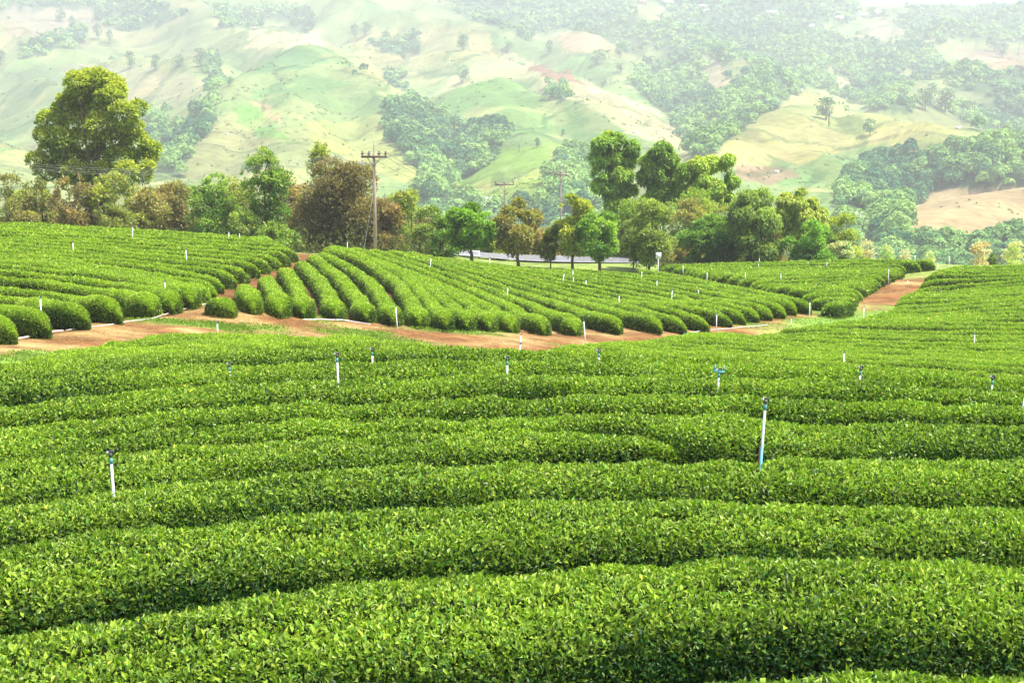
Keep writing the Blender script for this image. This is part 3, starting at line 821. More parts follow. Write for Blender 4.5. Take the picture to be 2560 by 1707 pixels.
def pixel_tree(name, label, u, vtop, D, hw, kind='round', n=5000, size=0.26, c0=(0.04,0.09,0.02), c1=(0.14,0.22,0.04), vbase=None,
               nb=16, base=0.2, droop=0.0, group="trees along the road behind the tea field", cat="tree", seed=None, aspect=0.45, dead=0.0,
               brad=0.34, rad=None, multi=1, lobes=None, lean=0, inner=0.5, extra=None, top=0.62, blobvar=0.3, gap=-0.20):
    p = pt(u, vtop, D); x = p[0]; zb = gz(x, D)
    if vbase is not None: zb = min(zb, pt(u, vbase, D)[2]) if False else zb
    h = p[2]-zb; rx = hw/F*D
    seed = seed if seed is not None else int(u*7+vtop)
    if lobes is None: Cn, Rd = envelope(kind, h, rx, seed, nb, base, None, brad)
    else:   # lobes given as (du px, v px, r px)
        Cn = []; Rd = []; r = np.random.default_rng(seed)
        for (lu, lv, lr) in lobes:
            q = pt(lu, lv, D); Cn.append([q[0]-x, r.uniform(-0.25, 0.25)*rx, q[2]-zb]); R = lr/F*D; Rd.append([R, R, R*0.88])
        Cn = np.array(Cn); Rd = np.array(Rd)
    t = empty(name, (x, D, zb)); tag(t, label, cat, group)
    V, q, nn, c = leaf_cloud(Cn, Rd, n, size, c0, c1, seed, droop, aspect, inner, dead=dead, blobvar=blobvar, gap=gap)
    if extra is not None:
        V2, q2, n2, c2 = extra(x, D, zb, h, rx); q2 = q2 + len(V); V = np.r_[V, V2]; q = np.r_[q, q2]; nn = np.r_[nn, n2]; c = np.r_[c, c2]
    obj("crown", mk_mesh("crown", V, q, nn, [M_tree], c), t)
    obj("trunk", trunk_mesh(h, rad or max(0.07, h*0.018), Cn, seed, lean=lean, multi=multi, top=top), t)
    return t

# the big rounded tree on the left, lobes traced from its outline
big = [(95,88,15),(78,98,15),(112,100,15),(92,110,17),(62,112,13),(127,114,14),(50,122,12),(75,124,15),(103,126,16),(133,127,10),
       (48,136,10),(60,140,14),(84,142,15),(112,142,15),(134,142,13),(44,150,8),(146,150,9),(66,156,14),(92,158,14),(120,158,14),(142,158,12),
       (148,167,7),(56,168,11),(78,172,13),(104,172,12),(128,172,12),(66,182,10),(92,184,10),(60,150,11),(88,80,11),(100,78,10),(116,90,9),(40,160,9),(46,172,10),(140,176,9),(66,102,10),(138,108,8),(148,150,9),(112,184,11),(82,84,12),(108,84,11)]
pixel_tree("broadleaf_tree", "tall rounded yellow-green tree, by far the biggest, standing at the left behind the terrace", 95, 74, 128, 60, lobes=big,
           n=52000, size=0.30, c0=(0.045,0.085,0.012), c1=(0.25,0.295,0.055), rad=0.42, inner=0.34, blobvar=0.14, aspect=0.5, gap=-0.42)
OL0, OL1 = (0.055,0.075,0.028), (0.17,0.20,0.055)
BR0, BR1 = (0.065,0.072,0.028), (0.175,0.178,0.065)
GR0, GR1 = (0.03,0.085,0.018), (0.12,0.23,0.035)
YG0, YG1 = (0.07,0.13,0.015), (0.30,0.36,0.05)
T = [ # name, label, u, vtop, D, halfwidth, kind, n, c0, c1, kwargs
 ("bushy_tree","brownish scrubby tree at the picture's left edge behind the terrace",8,174,124,22,'dome',5000,OL0,BR1,dict(dead=.16,base=.1)),
 ("bushy_tree","olive scrubby tree between the left edge and the big rounded tree",40,173,126,20,'dome',5000,OL0,OL1,dict(dead=.2,base=.1)),
 ("bushy_tree","reddish brown scrubby tree right in front of the big rounded tree",72,178,120,19,'dome',4500,OL0,(0.18,0.15,0.07),dict(dead=.35,base=.1)),
 ("bushy_tree","yellow-green bushy tree under the big tree's right half",112,172,121,22,'dome',6000,OL0,(0.20,0.24,0.05),dict(dead=.08,base=.1)),
 ("bushy_tree","pale airy olive bush just right of the big rounded tree",150,176,123,20,'dome',4200,OL0,(0.23,0.22,0.09),dict(dead=.2,base=.1)),
 ("bushy_tree","thin brown-green tree in the left row, between olive bush and green tree",180,180,125,20,'dome',4500,OL0,(0.18,0.17,0.08),dict(dead=.2,base=.1)),
 ("leafy_tree","mid green leafy tree left of the tallest airy tree",215,171,122,22,'dome',6500,GR0,(0.15,0.22,0.05),dict(dead=.05,base=.1)),
 ("airy_tree","tall airy green tree with a spiky top in the left row",264,148,121,34,'cone',11000,GR0,(0.17,0.23,0.05),dict(base=.12,nb=24,dead=.04)),
 ("airy_tree","slim yellow-topped tree behind the dark brownish tree",322,144,127,20,'cone',5200,OL0,(0.20,0.25,0.05),dict(base=.2,nb=14)),
 ("dense_tree","dense dark brownish tree beside the big utility pole",343,157,125,38,'dome',16000,(0.035,0.036,0.016),(0.13,0.115,0.055),dict(base=.02,nb=30,brad=.42,gap=-.4,inner=.4)),
 ("bushy_tree","brown bush directly right of the utility pole",386,199,123,15,'dome',3600,BR0,(0.20,0.16,0.07),dict(dead=.3,base=.05)),
 ("leafy_tree","green bushy tree right of the brown bush, ahead of the guardrail",411,189,125,30,'dome',8500,GR0,(0.19,0.24,0.06),dict(dead=.12,base=.05,nb=20)),
 ("leafy_tree","small dark green tree between bushy tree and bright domed tree",440,214,124,15,'dome',3000,GR0,(0.12,0.19,0.04),dict(base=.1)),
 ("domed_tree","bright deep green domed tree with a bare forked trunk by the road",471,202,119,25,'round',8500,(0.03,0.075,0.012),(0.12,0.215,0.032),dict(base=.36,nb=22,rad=.17,brad=.36)),
 ("slim_tree","brown and yellow speckled tree right of the bright domed tree",518,197,120,25,'round',6500,OL0,(0.195,0.21,0.06),dict(base=.25,dead=.3,rad=.16)),
 ("small_tree","short dark olive tree between the speckled and the yellow tree",551,227,121,14,'round',2400,(0.04,0.055,0.02),(0.11,0.15,0.04),dict(base=.3,rad=.07)),
 ("slim_tree","yellow-leaved tree with a leaning thin trunk in front of the road",573,193,120,20,'round',5500,(0.07,0.10,0.02),(0.23,0.265,0.05),dict(base=.3,lean=.03,rad=.14)),
 ("slim_tree","fresh green tree with a clean trunk right of the yellow tree",600,201,119,23,'round',7000,GR0,(0.155,0.245,0.045),dict(base=.32,rad=.16,nb=18)),
 ("slim_tree","olive green tree right of the clean-trunked green tree",650,198,122,23,'round',6500,OL0,(0.19,0.26,0.06),dict(base=.22,dead=.06)),
 ("leafy_tree","low dark green bush left of the white signboard",634,228,125,13,'round',2200,OL0,(0.11,0.16,0.04),dict(base=.1)),
 ("bamboo_clump","tall bright green bamboo clump with a notched double top",616,136,150,26,'x',17000,(0.045,0.095,0.018),(0.19,0.29,0.05),
   dict(lobes=[(604,146,12),(616,142,10),(631,147,8),(598,158,9),(610,160,13),(626,160,11),(604,174,12),(622,176,11),(612,190,11),(600,186,8),(628,192,9),(616,206,11),(634,150,6),(608,138,7)],multi=3,size=.34,droop=.35,inner=.6)),
 ("bamboo_clump","rounded bright bamboo clump between the double-topped clump and the golden bamboo",659,142,148,22,'x',12000,(0.045,0.09,0.018),(0.18,0.27,0.05),
   dict(lobes=[(659,152,11),(650,162,10),(668,162,11),(658,174,13),(672,178,10),(646,178,9),(660,192,12),(672,196,10),(650,202,10)],multi=3,size=.32,droop=.3,inner=.6)),
 ("bamboo_clump","feathery golden green bamboo with arching tips in the right group",706,156,146,30,'x',15000,(0.055,0.11,0.015),(0.21,0.30,0.045),
   dict(lobes=[(728,160,6),(712,164,9),(698,166,9),(686,172,9),(722,172,8),(702,180,12),(716,188,11),(688,190,11),(732,182,6),(704,202,12),(726,200,8)],multi=4,size=.36,droop=.45,inner=.6)),
 ("leafy_tree","brown-green wide tree behind the red bank",690,196,138,28,'dome',8000,BR0,(0.22,0.23,0.08),dict(dead=.15,base=.1)),
 ("leafy_tree","dark green spreading tree over the red bank",708,212,132,26,'dome',8000,GR0,(0.13,0.21,0.05),dict(base=.15)),
 ("leafy_tree","mid green bush left of the dark upright tree",733,208,133,18,'dome',5000,GR0,(0.16,0.24,0.06),dict(base=.1)),
 ("upright_tree","dark upright tree with heavy drooping foliage at the right group",755,185,130,22,'dome',11000,(0.022,0.05,0.012),(0.14,0.20,0.035),dict(base=.12,nb=20,droop=.5,rad=.25)),
 ("bamboo_clump","yellow-olive bamboo with bare spikes at the right end of the tree line",800,192,134,26,'x',11000,(0.07,0.11,0.02),(0.22,0.27,0.05),
   dict(lobes=[(786,200,7),(803,194,5),(797,206,9),(812,204,6),(788,214,11),(806,218,11),(820,214,6),(796,230,12),(816,230,10)],multi=4,size=.34,droop=.5)),
 ("leafy_tree","low mid green tree below the yellow-olive bamboo",812,218,128,26,'dome',7500,GR0,(0.13,0.23,0.045),dict(base=.05)),
 ("leafy_tree","yellow-green sloping tree ending the tree line on the right",842,212,136,20,'dome',5500,OL0,(0.24,0.32,0.06),dict(base=.1)),
 ("pale_bush","pale whitish green bush at the foot of the last tree",842,241,129,13,'dome',2600,(0.10,0.19,0.09),(0.33,0.45,0.24),dict(base=.0,cat="bush")),
]
for (nm, lab, u, vt, D, hw, kd, n, c0, c1, kw) in T:
    kw = dict(kw); hw = hw*(1.22 if kd == 'dome' else 1.05); pixel_tree(nm, lab, u, vt, D, hw, kd, int(n*2.3), kw.pop('size', 0.27), c0, c1, **kw)
for i_, (u, vt) in enumerate(((20,190),(56,188),(92,190),(128,186),(166,186),(198,184),(236,178),(292,178),(366,196),(398,204),(428,210),(458,222),(494,222),(536,222),(586,226),(624,226),(640,196),(692,180),(722,206),(776,208))):
    cc0, cc1 = (YG0, (0.17,0.24,0.045)) if 630 < u < 700 else ((OL0, (0.20,0.24,0.06)), (BR0, (0.24,0.20,0.09)), (GR0, (0.15,0.24,0.05)))[i_ % 3]
    pixel_tree("bushy_tree", "bushy tree in the hidden row behind the roadside trees, %s from the left" % ordw(i_), u, vt, 141, 25 + 10*(630 < u < 700), 'dome', 9000, 0.30, cc0, cc1,
               base=0.05, dead=0.1, group="second row of trees behind the roadside trees")
for (lab, u, vt, D, hw, n, c0, c1) in (
  ("tan dry shrub behind the right crest, beside the valley road",868,240,150,9,1500,(0.2,0.18,0.09),(0.48,0.42,0.27)),
  ("round grey-green shrub on the right crest next to the tan dry shrub",887,243,152,9,1500,(0.09,0.17,0.07),(0.28,0.40,0.20)),
  ("low pinkish shrub peeping over the right crest, nearest the dirt track's top",906,250,150,8,1000,(0.2,0.16,0.09),(0.50,0.40,0.30)),
  ("pinkish tan leafless shrub standing highest over the right crest",984,238,150,14,2600,(0.18,0.14,0.08),(0.46,0.36,0.24)),
  ("small dark round bush in front of the pinkish tan shrub",993,254,135,5,900,(0.03,0.06,0.02),(0.11,0.16,0.05)),
  ("pale green spreading shrub at the far right edge of the crest",1014,241,150,15,2800,(0.14,0.24,0.07),(0.40,0.52,0.20)),
  ("pale green low shrub at the right crest between pinkish shrub and track",930,251,152,7,900,(0.12,0.2,0.07),(0.35,0.45,0.2))):
    pixel_tree("shrub", lab, u, vt, D, hw, 'dome', n, 0.26, c0, c1, base=0.3, group="shrubs on the right crest", cat="shrub", nb=8)
# undergrowth behind the crests, an uncountable belt
def scatter_quads(x, y, z, size, c0, c1, seed, per=1, asp=0.5):
    r = np.random.default_rng(seed); n = len(x); p = np.stack([x, y, z], 1)
    d_ = r.normal(0, 0.6, (n, 3)); d_[:, 2] = np.abs(d_[:, 2])*0.8+0.5; d_ /= np.linalg.norm(d_, axis=1)[:, None]
    rt = np.cross(d_, r.normal(0, 1, (n, 3))); rt /= np.linalg.norm(rt, axis=1)[:, None]+1e-6
    L = (np.asarray(size)*r.uniform(0.6, 1.3, n))[:, None]; W = L*asp
    V = np.stack([p, p+d_*L*0.5+rt*W*0.5, p+d_*L, p+d_*L*0.5-rt*W*0.5], 1).reshape(-1, 3)
    t = r.random(n)[:, None]; c = np.array(c0)*(1-t)+np.array(c1)*t
    return V, np.arange(4*n), np.full(n, 4), np.repeat(c, 4, 0)
r5 = np.random.default_rng(5); n = 95000
ux = r5.uniform(-60, 860, n); dy = r5.uniform(113, 150, n)
x = (ux-512)/F*dy; road_line = np.array([pt(u, 258, D)[:2] for u, D in ((330,131),(440,132),(512,134),(600,136.5),(700,139),(800,143))])
hgt = np.abs(vnoise(x/2.2, dy/2.2, 91))*(7.5*smooth(520, 330, ux)*smooth(116, 120, dy) + 9.0*smooth(140, 143, dy)*smooth(400, 470, ux)) + 0.25
k = (dist_line(x, dy, road_line) > 5) & (dy > 113+ 4*(ux > 430)) & ~((ux > 430) & (ux < 660) & (dy < 134))
x, dy, hgt = x[k], dy[k], hgt[k]
z = height(x, dy) + hgt*r5.random(len(x))
V, q, nn, c = scatter_quads(x, dy, z, 0.34, (0.05,0.08,0.02), (0.20,0.23,0.07), 6)
tag(obj("undergrowth", mk_mesh("undergrowth", V, q, nn, [M_tree], c)), "tangled green and brown undergrowth below the trees behind the tea field", "undergrowth", kind="stuff")
# grass on the verges of the dirt track
n = 90000; r6 = np.random.default_rng(8)
i = r6.integers(0, len(track)-1, n); f = r6.random(n)[:, None]; p = track[i]*(1-f)+track[i+1]*f
tdir = track[i+1]-track[i]; tdir /= np.linalg.norm(tdir, axis=1)[:, None]
off = r6.normal(0, 1, n)*2.3; p = p + np.c_[-tdir[:, 1], tdir[:, 0]]*off[:, None]
gx, gy = p[:, 0], p[:, 1]
nz2 = fbm(gx/6, gy/4, 45, 3)+0.25*fbm(gx/0.9, gy/0.7, 48, 3)
side = -tdir[:, 1]*0 + off
k = (~((gx > 17) & (np.abs(off) < 1.5 + 2.4*smooth(78, 92, gy))))*((nz2 + 0.35*smooth(0.3, 2.6, np.abs(off)) > 0.22 + 0.25*r6.random(n)) | ((gx > 17) & (gy < 90) & (np.abs(off) > 1.7) & (r6.random(n) < 0.7)))
gx, gy = gx[k], gy[k]
V, q, nn, c = scatter_quads(gx, gy, height(gx, gy)+0.02, 0.10, (0.10,0.22,0.02), (0.26,0.40,0.06), 9, asp=0.3)
tag(obj("grass", mk_mesh("grass", V, q, nn, [M_tree], c)), "short bright grass growing in patches along the dirt track", "grass", kind="stuff")
n = 60000; i = r6.integers(0, len(track)-1, n); f = r6.random(n)[:, None]; p = track[i]*(1-f)+track[i+1]*f
p = p + r6.normal(0, 1.7, (n, 2)); V, q, nn, c = scatter_quads(p[:, 0], p[:, 1], height(p[:, 0], p[:, 1])+0.01, 0.13, (0.26,0.14,0.06), (0.52,0.38,0.19), 10, asp=0.14)
V = V.reshape(-1, 4, 3); b0 = V[:, :1, 2:3]; V[:, :, 2:3] = b0 + (V[:, :, 2:3]-b0)*0.22; V = V.reshape(-1, 3)
tag(obj("straw_litter", mk_mesh("straw_litter", V, q, nn, [M_tree], c)), "dry straw and cut tea twigs scattered over the dirt track", "straw", kind="stuff")

# ------------------------------------------------------------------ road, guardrail, signboard
def ribbon(line, w, dz, zfun, n=60):
    c = smooth_curve(resample(np.array(line), n), 3); t = np.gradient(c, axis=0); t /= np.linalg.norm(t, axis=1)[:, None]
    nx, ny = -t[:, 1], t[:, 0]; rows = []
    zc = zfun(c[:, 0], c[:, 1])
    for k in (-1, 1): rows.append(np.stack([c[:, 0]+nx*w*k/2, c[:, 1]+ny*w*k/2, zc+dz], 1))
    V = np.stack(rows, 1).reshape(-1, 3); I = np.arange(n)*2
    return V, np.stack([I[:-1], I[:-1]+1, I[1:]+1, I[1:]], 1).ravel(), np.full(n-1, 4), c
V, q, nn, rc = ribbon(road_line, 7.5, 0.40, height)
Vb = V.copy(); 
tag(obj("road", mk_mesh("road", V, q, nn, [M_asph])), kind="structure")
# painted edge lines
lw = mat_plain("road_paint", (0.7, 0.7, 0.68), 0.6)
for k, nm in ((-3.35, "edge_line"), (3.35, "edge_line")):
    V, q, nn, c = ribbon(road_line, 7.5, 0.404, height)
    c = smooth_curve(resample(np.array(road_line), 60), 3); t = np.gradient(c, axis=0); t /= np.linalg.norm(t, axis=1)[:, None]
    nx, ny = -t[:, 1], t[:, 0]; z_ = height(c[:, 0], c[:, 1])+0.404
    a = np.stack([c[:, 0]+nx*(k-.06), c[:, 1]+ny*(k-.06), z_], 1); b = np.stack([c[:, 0]+nx*(k+.06), c[:, 1]+ny*(k+.06), z_], 1)
    tag(obj("road_marking", mk_mesh("road_marking", np.stack([a, b], 1).reshape(-1, 3), q, nn, [lw])), kind="structure")
# guardrail left part of the road, far side
gr = empty("guardrail", (0, 0, 0)); tag(gr, "low white double-railed guardrail beside the road, left of the domed tree", "guardrail")
gp0, gp1 = pt(418, 247, 129), pt(479, 251, 131)
gr.location = gp0 - np.array([0, 0, 0.8])
o0 = np.array(gr.location); dv = gp1-gp0; N = 9
for k in range(N):
    p = gp0 + dv*k/(N-1); zb = gz(p[0], p[1]); mb = MB()
    mb.box((p[0]-o0[0], p[1]-o0[1], (p[2]+0.05+zb-0.2)/2-o0[2]), (0.12, 0.12, p[2]+0.05-zb+0.2)); obj("post", mb.mesh("post", [M_white]), gr)
for dz in (0.0, -0.42):
    mb = MB(); mb.tube([gp0-o0+[0,-.09,dz], gp0+dv*0.5-o0+[0,-.09,dz], gp1-o0+[0,-.09,dz]], 0.07, 6); obj("rail", mb.mesh("rail", [M_white], True), gr)
# white signboard on a post
sp = pt(658.3, 257, 117.5); zb = gz(sp[0], sp[1]); sg = empty("signboard", (sp[0], sp[1], zb)); tag(sg, "small blank white signboard on a white post at the end of the road", "sign")
ztop = pt(658, 252.0, 117.5)[2]-zb; zlow = pt(658, 258.3, 117.5)[2]-zb
mb = MB(); mb.tube([(0,0,-.3),(0,0,ztop-.1)], 0.05, 8); obj("post", mb.mesh("post", [M_white], True), sg)
mb = MB(); mb.box((0, -0.1, (ztop+zlow)/2), (0.46, 0.05, ztop-zlow)); obj("board", mb.mesh("board", [M_white]), sg)

# ------------------------------------------------------------------ utility poles and cables
def pole(u, vtop, varm, D, armpx, label, r0=0.15, spike=0, M1=M_conc, M2=M_steel, name="utility_pole", ndisc=3, vfoot=None):
    p = pt(u, varm, D); zb = gz(p[0], D); t = empty(name, (p[0], D, zb)); tag(t, label, "utility pole", "utility poles")
    ha = p[2]-zb; ht = pt(u, vtop, D)[2]-zb; aw = armpx/F*D
    mb = MB(); mb.tube([(0,0,-.5),(0,0,ha*0.5),(0,0,ha+0.25)], [r0, r0*0.82, r0*0.65], 10); obj("shaft", mb.mesh("shaft", [M1], True), t)
    mb = MB(); mb.tube([(0,0,ha+.2),(0,0,ht)], [0.035, 0.015], 6); obj("lightning_rod", mb.mesh("lightning_rod", [M_wire], True), t)
    mb = MB(); mb.box((0, -0.16, ha), (aw, 0.12, 0.16)); mb.box((0, 0.16, ha), (aw, 0.12, 0.16))
    obj("crossarm", mb.mesh("crossarm", [M2]), t)
    mb = MB()
    for s in (-1, 1): mb.tube([(0, -0.2, ha-0.75), (s*aw*0.27, -0.2, ha-0.05)], 0.03, 5)
    obj("brace", mb.mesh("brace", [M2]), t)
    out = []
    for s in ((-0.46, -0.2, 0.2, 0.46) if ndisc > 3 else (-0.46, 0.0, 0.46)):
        mb = MB(); z0 = ha+0.08
        mb.tube([(s*aw,0,z0),(s*aw,0,z0+.10),(s*aw,0,z0+.12),(s*aw,0,z0+.2),(s*aw,0,z0+.22),(s*aw,0,z0+.34)], [.05,.05,.13,.11,.05,.07], 8)
        obj("insulator", mb.mesh("insulator", [M2], True), t); out.append(np.array([p[0]+s*aw, D, zb+z0+.32]))
    return t, out
pl, ins = pole(374.0, 132, 156.5, 110, 25, "tall weathered concrete utility pole with a wide dark crossarm, left of centre", 0.16, ndisc=4)
p2, ins2 = pole(504.5, 178, 184.2, 150, 19, "pale concrete utility pole with a wide crossarm in front of the bright green slope", 0.09, M2=M_conc)
p3, ins3 = pole(560.8, 161, 174, 142, 13, "slim pale utility pole with a short crossarm, rightmost of the poles", 0.09, M2=M_conc)
# street lamp arm on the big pole
mb = MB(); ha = pt(374, 164, 110)[2]-pl.location.z
mb.tube([(0,0,ha-.2),(-0.4,0,ha+.02),(-0.75,0,ha+.08)], 0.03, 6); la = mb.mesh("lamp_arm", [M_wire], True); la = obj("lamp_arm", la, pl)
mb = MB(); mb.box((-0.98, 0, ha+.08), (0.62, 0.24, 0.16)); obj("lamp_head", mb.mesh("lamp_head", [M_white]), la)
def cable(a, b, sag, label, r=0.016, mat=None, grp="overhead power cables"):
    pts = []
    for i in range(25):
        t = i/24; p = np.array(a)*(1-t)+np.array(b)*t; p[2] -= sag*4*t*(1-t); pts.append(p)
    o = np.array(pts[0]); mb = MB(); mb.tube([p-o for p in pts], r, 5); ob = obj("power_cable", mb.mesh("power_cable", [mat or M_wire], True), None, o)
    tag(ob, label, "cable", grp)
ends = [pt(-40, 155, 96), pt(-40, 157, 96.6), pt(-40, 160.5, 97.2), pt(-40, 161.5, 98)]
names = ["outermost", "second", "third", "innermost"]
for k in range(4):
    a, b = ins[k], ends[k]; m = (a+b)/2; tgt = pt(178, 171.5, m[1])[2] - 0.12*(k-1.5)
    cable(a, b, max(0.4, m[2]-tgt), "thin overhead cable crossing in front of the big tree, %s of four" % names[k], 0.005)
for k, (a, b) in enumerate(((ins[0], ins2[0]), (ins[2], ins2[1]), (ins[3], ins2[2]))):
    cable(a, b, 1.6, "thin cable between the tall pole and the pale middle pole, %s from the left" % ORD[k], 0.014, M_steel)
for k, (a, b) in enumerate(((ins2[0], ins3[0]), (ins2[2], ins3[2]))):
    cable(a, b, 0.8, "short cable between the two pale poles, %s one" % ("lower" if k == 0 else "upper"), 0.013, M_steel)
a = np.array([pl.location.x, 110, pl.location.z+ha-1.6]); b = np.array([pt(363, 245, 108)[0], 107.5, 0]); b[2] = gz(b[0], b[1])
cable(a, b, 0.05, "slanting guy wire from the tall utility pole down to the ground", 0.008, M_wire, None)

# ------------------------------------------------------------------ irrigation risers
def riser_mesh():
    t = empty("sprinkler_riser")
    mb = MB(); mb.tube([(0,0,-.3),(0,0,1.0)], 0.0145, 8); a = mb.mesh("pipe", [M_pvc], True)
    mb = MB(); mb.tube([(0,0,.0),(0,0,.06)], 0.0165, 8); b = mb.mesh("coupling", [M_teal], True)
    mb = MB(); mb.tube([(0,0,0),(0,0,.03),(0,0,.031),(0,0,.05)], [.02,.02,.012,.012], 8); mb.box((0,0,.058), (.075,.018,.018)); mb.box((.03,0,.045), (.012,.02,.05)); mb.box((-.03,0,.05), (.02,.03,.022), mi=1)
    c = mb.mesh("sprinkler_head", [M_dark, M_pvc])
    return t, a, b, c
_, ra, rb, rc_ = riser_mesh(); bpy.data.objects.remove(_)
CNT = {}
def riser(u, vt, vb, field, leanpx=0.0, fixD=None, on_ground=False, label=None, blue=False, green=False):
    h = hit(u, vb, 0.0 if on_ground else HC*1.05, fixD or 4.0)
    if h is None: return
    x, D = h; zt = pt(u, vt, D)[2]; zb = gz(x, D); H = zt - zb
    t = empty("sprinkler_riser", (x, D, zb))
    ln = leanpx/max(vb-vt, 1)
    t.rotation_euler = (random.uniform(-.03, .03), ln, random.uniform(0, 6))
    t.rotation_euler = (0, math.atan(ln), 0)
    thick = max(1.0, D/30.0)*0.9 if D > 26 else 1.0
    thick = min(thick, 1.5)
    a = obj("pipe", ra, t); a.scale = (thick, thick, max(H-.07, .1)/1.0)
    b = obj("coupling", rb, t, (0, 0, H-(.13 if thick < 1.2 else .09))); b.scale = (thick, thick, 1 if thick < 1.2 else 0.4)
    c = obj("sprinkler_head", rc_, t, (0, 0, H-.06)); c.scale = (1, 1, 1)
    if green: 
        mb = MB()
        for k in range(10):
            q = k*math.pi/5; mb.tube([(math.cos(q)*.06, math.sin(q)*.06, 0), (math.cos(q+.63)*.06, math.sin(q+.63)*.06, 0)], .008, 5)
        mb.tube([(-.06,0,0),(-.045,0,.09)], .008, 5); mb.tube([(.06,0,0),(.045,0,.09)], .008, 5); mb.tube([(-.06,0,0),(.06,0,0)], .01, 5)
        g = obj("ring", mb.mesh("ring", [M_teal], True), t, (0, 0, H-.04)); g.scale = (1.25, 1.25, 1.0)
    if blue:
        mb = MB(); mb.tube([(0,0,0),(0,0,HC+0.30)], 0.0165, 8); obj("lower_sleeve", mb.mesh("lower_sleeve", [M_blue], True), t)
        mb = MB(); mb.tube([(-.02,0,HC+.3),(-.028,.0,HC+.1),(-.03,0,HC-.2)], 0.006, 5); obj("wire", mb.mesh("wire", [M_red], True), t)
    CNT.setdefault(field, []).append((u, t)); t["_l"] = label or ""
    return t
K2 = 1024/2352
R = [ # u, vtop, vbase in the 2352 px wide view
 (267,1035,1130,'k',-3,None,0,"white sprinkler riser with a round black head at the lower left",0,0),
 (1737,913,1070,'k',8,None,0,"tallest nearest riser, white with a blue lower sleeve and dark sprinkler head",1,0),
 (781,810,878,'k',-2,None,0,"clean white riser with a dark head, alone on the knoll left of centre",0,0),
 (1642,845,885,'k',2,None,0,"riser topped by a green ring-shaped sprinkler",0,1),
 (2335,888,925,'k',4,None,0,"leaning riser at the right edge of the knoll",0,0),
 (1970,840,866,'k',1,None,0,"short riser right of the green-ringed one on the knoll's crest",0,0),
 (2279,862,878,'k',0,None,0,"half-hidden stub riser near the right edge of the knoll",0,0),
 (1165,818,842,'k',0,None,0,"riser with a dark head on the knoll's crest at the centre",0,0),
 (527,832,846,'k',0,None,0,"short stub riser in the knoll's rows left of the clean white riser",0,0),
 (1375,801,816,'k',0,None,0,"small riser on the knoll's crest right of the twin risers",0,0),
 (855,798,810,'k',0,None,0,"faint greenish riser tip between the rows near the track",0,0),
 (500,737,770,'t',0,36,1,"riser standing at the track's near edge, left of the fan",0,0),
 (1195,765,796,'t',2,42,1,"taller of the twin risers at the track's near edge",0,0),
 (1189,785,808,'t',2,42,0,"shorter of the twin risers at the track's near edge",0,0),
 (1572,762,772,'t',0,42,1,"short riser where the white hose meets the track",0,0),
 (1817,727,750,'t',0,42,1,"riser on the grassy part of the track near the fan's right corner",0,0),
 (1890,704,714,'t',0,42,1,"tiny riser on the grass at the upper field's lowest corner",0,0),
 (2085,640,656,'t',-1,42,1,"riser in the middle of the upper dirt track",0,0),
 (1984,702,716,'h',0,42,0,None,0,0),(1938,805,829,'h',0,40,0,None,0,0),(2238,763,780,'h',0,40,0,None,0,0),(2154,600,611,'h',0,60,0,None,0,0),(2180,585,598,'h',0,60,0,None,0,0),
 (168,553,570,'l',0,36,0,None,0,0),(303,518,540,'l',1,36,0,None,0,0),(430,570,594,'l',-1,36,0,None,0,0),(379,643,656,'l',0,36,0,None,0,0),(523,530,544,'l',1,36,0,None,0,0),
 (93,680,693,'l',0,36,0,None,0,0),(577,528,534,'l',0,36,0,None,0,0),(550,533,542,'l',0,36,0,None,0,0),
 (985,590,607,'f',2,40,0,None,0,0),(1163,657,671,'f',1,40,0,None,0,0),(913,700,714,'f',-1,40,0,None,0,0),(798,552,560,'f',0,40,0,None,0,0),(1316,618,626,'f',0,60,0,None,0,0),
 (1289,625,636,'f',2,60,0,None,0,0),(1317,633,640,'f',0,60,0,None,0,0),(1346,640,646,'f',0,60,0,None,0,0),(1422,675,688,'f',0,60,0,None,0,0),(1345,733,748,'f',-1,60,0,None,0,0),
 (1474,620,628,'f',0,60,0,None,0,0),(1509,641,646,'f',0,60,0,None,0,0),(1541,663,677,'f',1,60,0,None,0,0),(1604,662,670,'f',0,60,0,None,0,0),(1646,718,726,'f',0,60,0,None,0,0),(1125,590,600,'f',0,60,0,None,0,0),
 (1796,625,638,'q',-1,60,0,None,0,0),(1742,602,611,'q',0,60,0,None,0,0),(1712,622,633,'q',0,60,0,None,0,0),(1899,599,609,'q',0,60,0,None,0,0),(1569,606,614,'q',0,60,0,None,0,0),(1624,622,632,'q',0,60,0,None,0,0),
 (1744,590,596,'q',0,60,0,None,0,0),(1856,598,603,'q',0,60,0,None,0,0),(2009,585,592,'q',0,60,0,None,0,0),(2041,614,628,'q',0,60,0,None,0,0),(1860,690,702,'q',0,60,0,None,0,0),(1874,648,654,'q',0,60,0,None,0,0),(2102,583,594,'q',0,60,0,None,0,0)]
for (u, vt, vb, fl, ln, lo, og, lab, bl, gn) in R:
    riser(u*K2, vt*K2, vb*K2, fl, ln*K2, lo, bool(og), lab, bool(bl), bool(gn))
FN = {'k': "on the nearest knoll", 't': "beside the dirt track", 'h': "on the right hillside", 'l': "on the left terrace", 'f': "on the middle fan slope", 'q': "in the upper right field"}
for fl, lst in CNT.items():
    lst.sort(key=lambda a: a[0])
    for i, (u, t) in enumerate(lst):
        lab = t["_l"] or "thin white sprinkler riser %s, %s counted from its left side" % (FN[fl], ordw(i))
        del t["_l"]; tag(t, lab, "sprinkler riser", "sprinkler risers " + FN[fl])
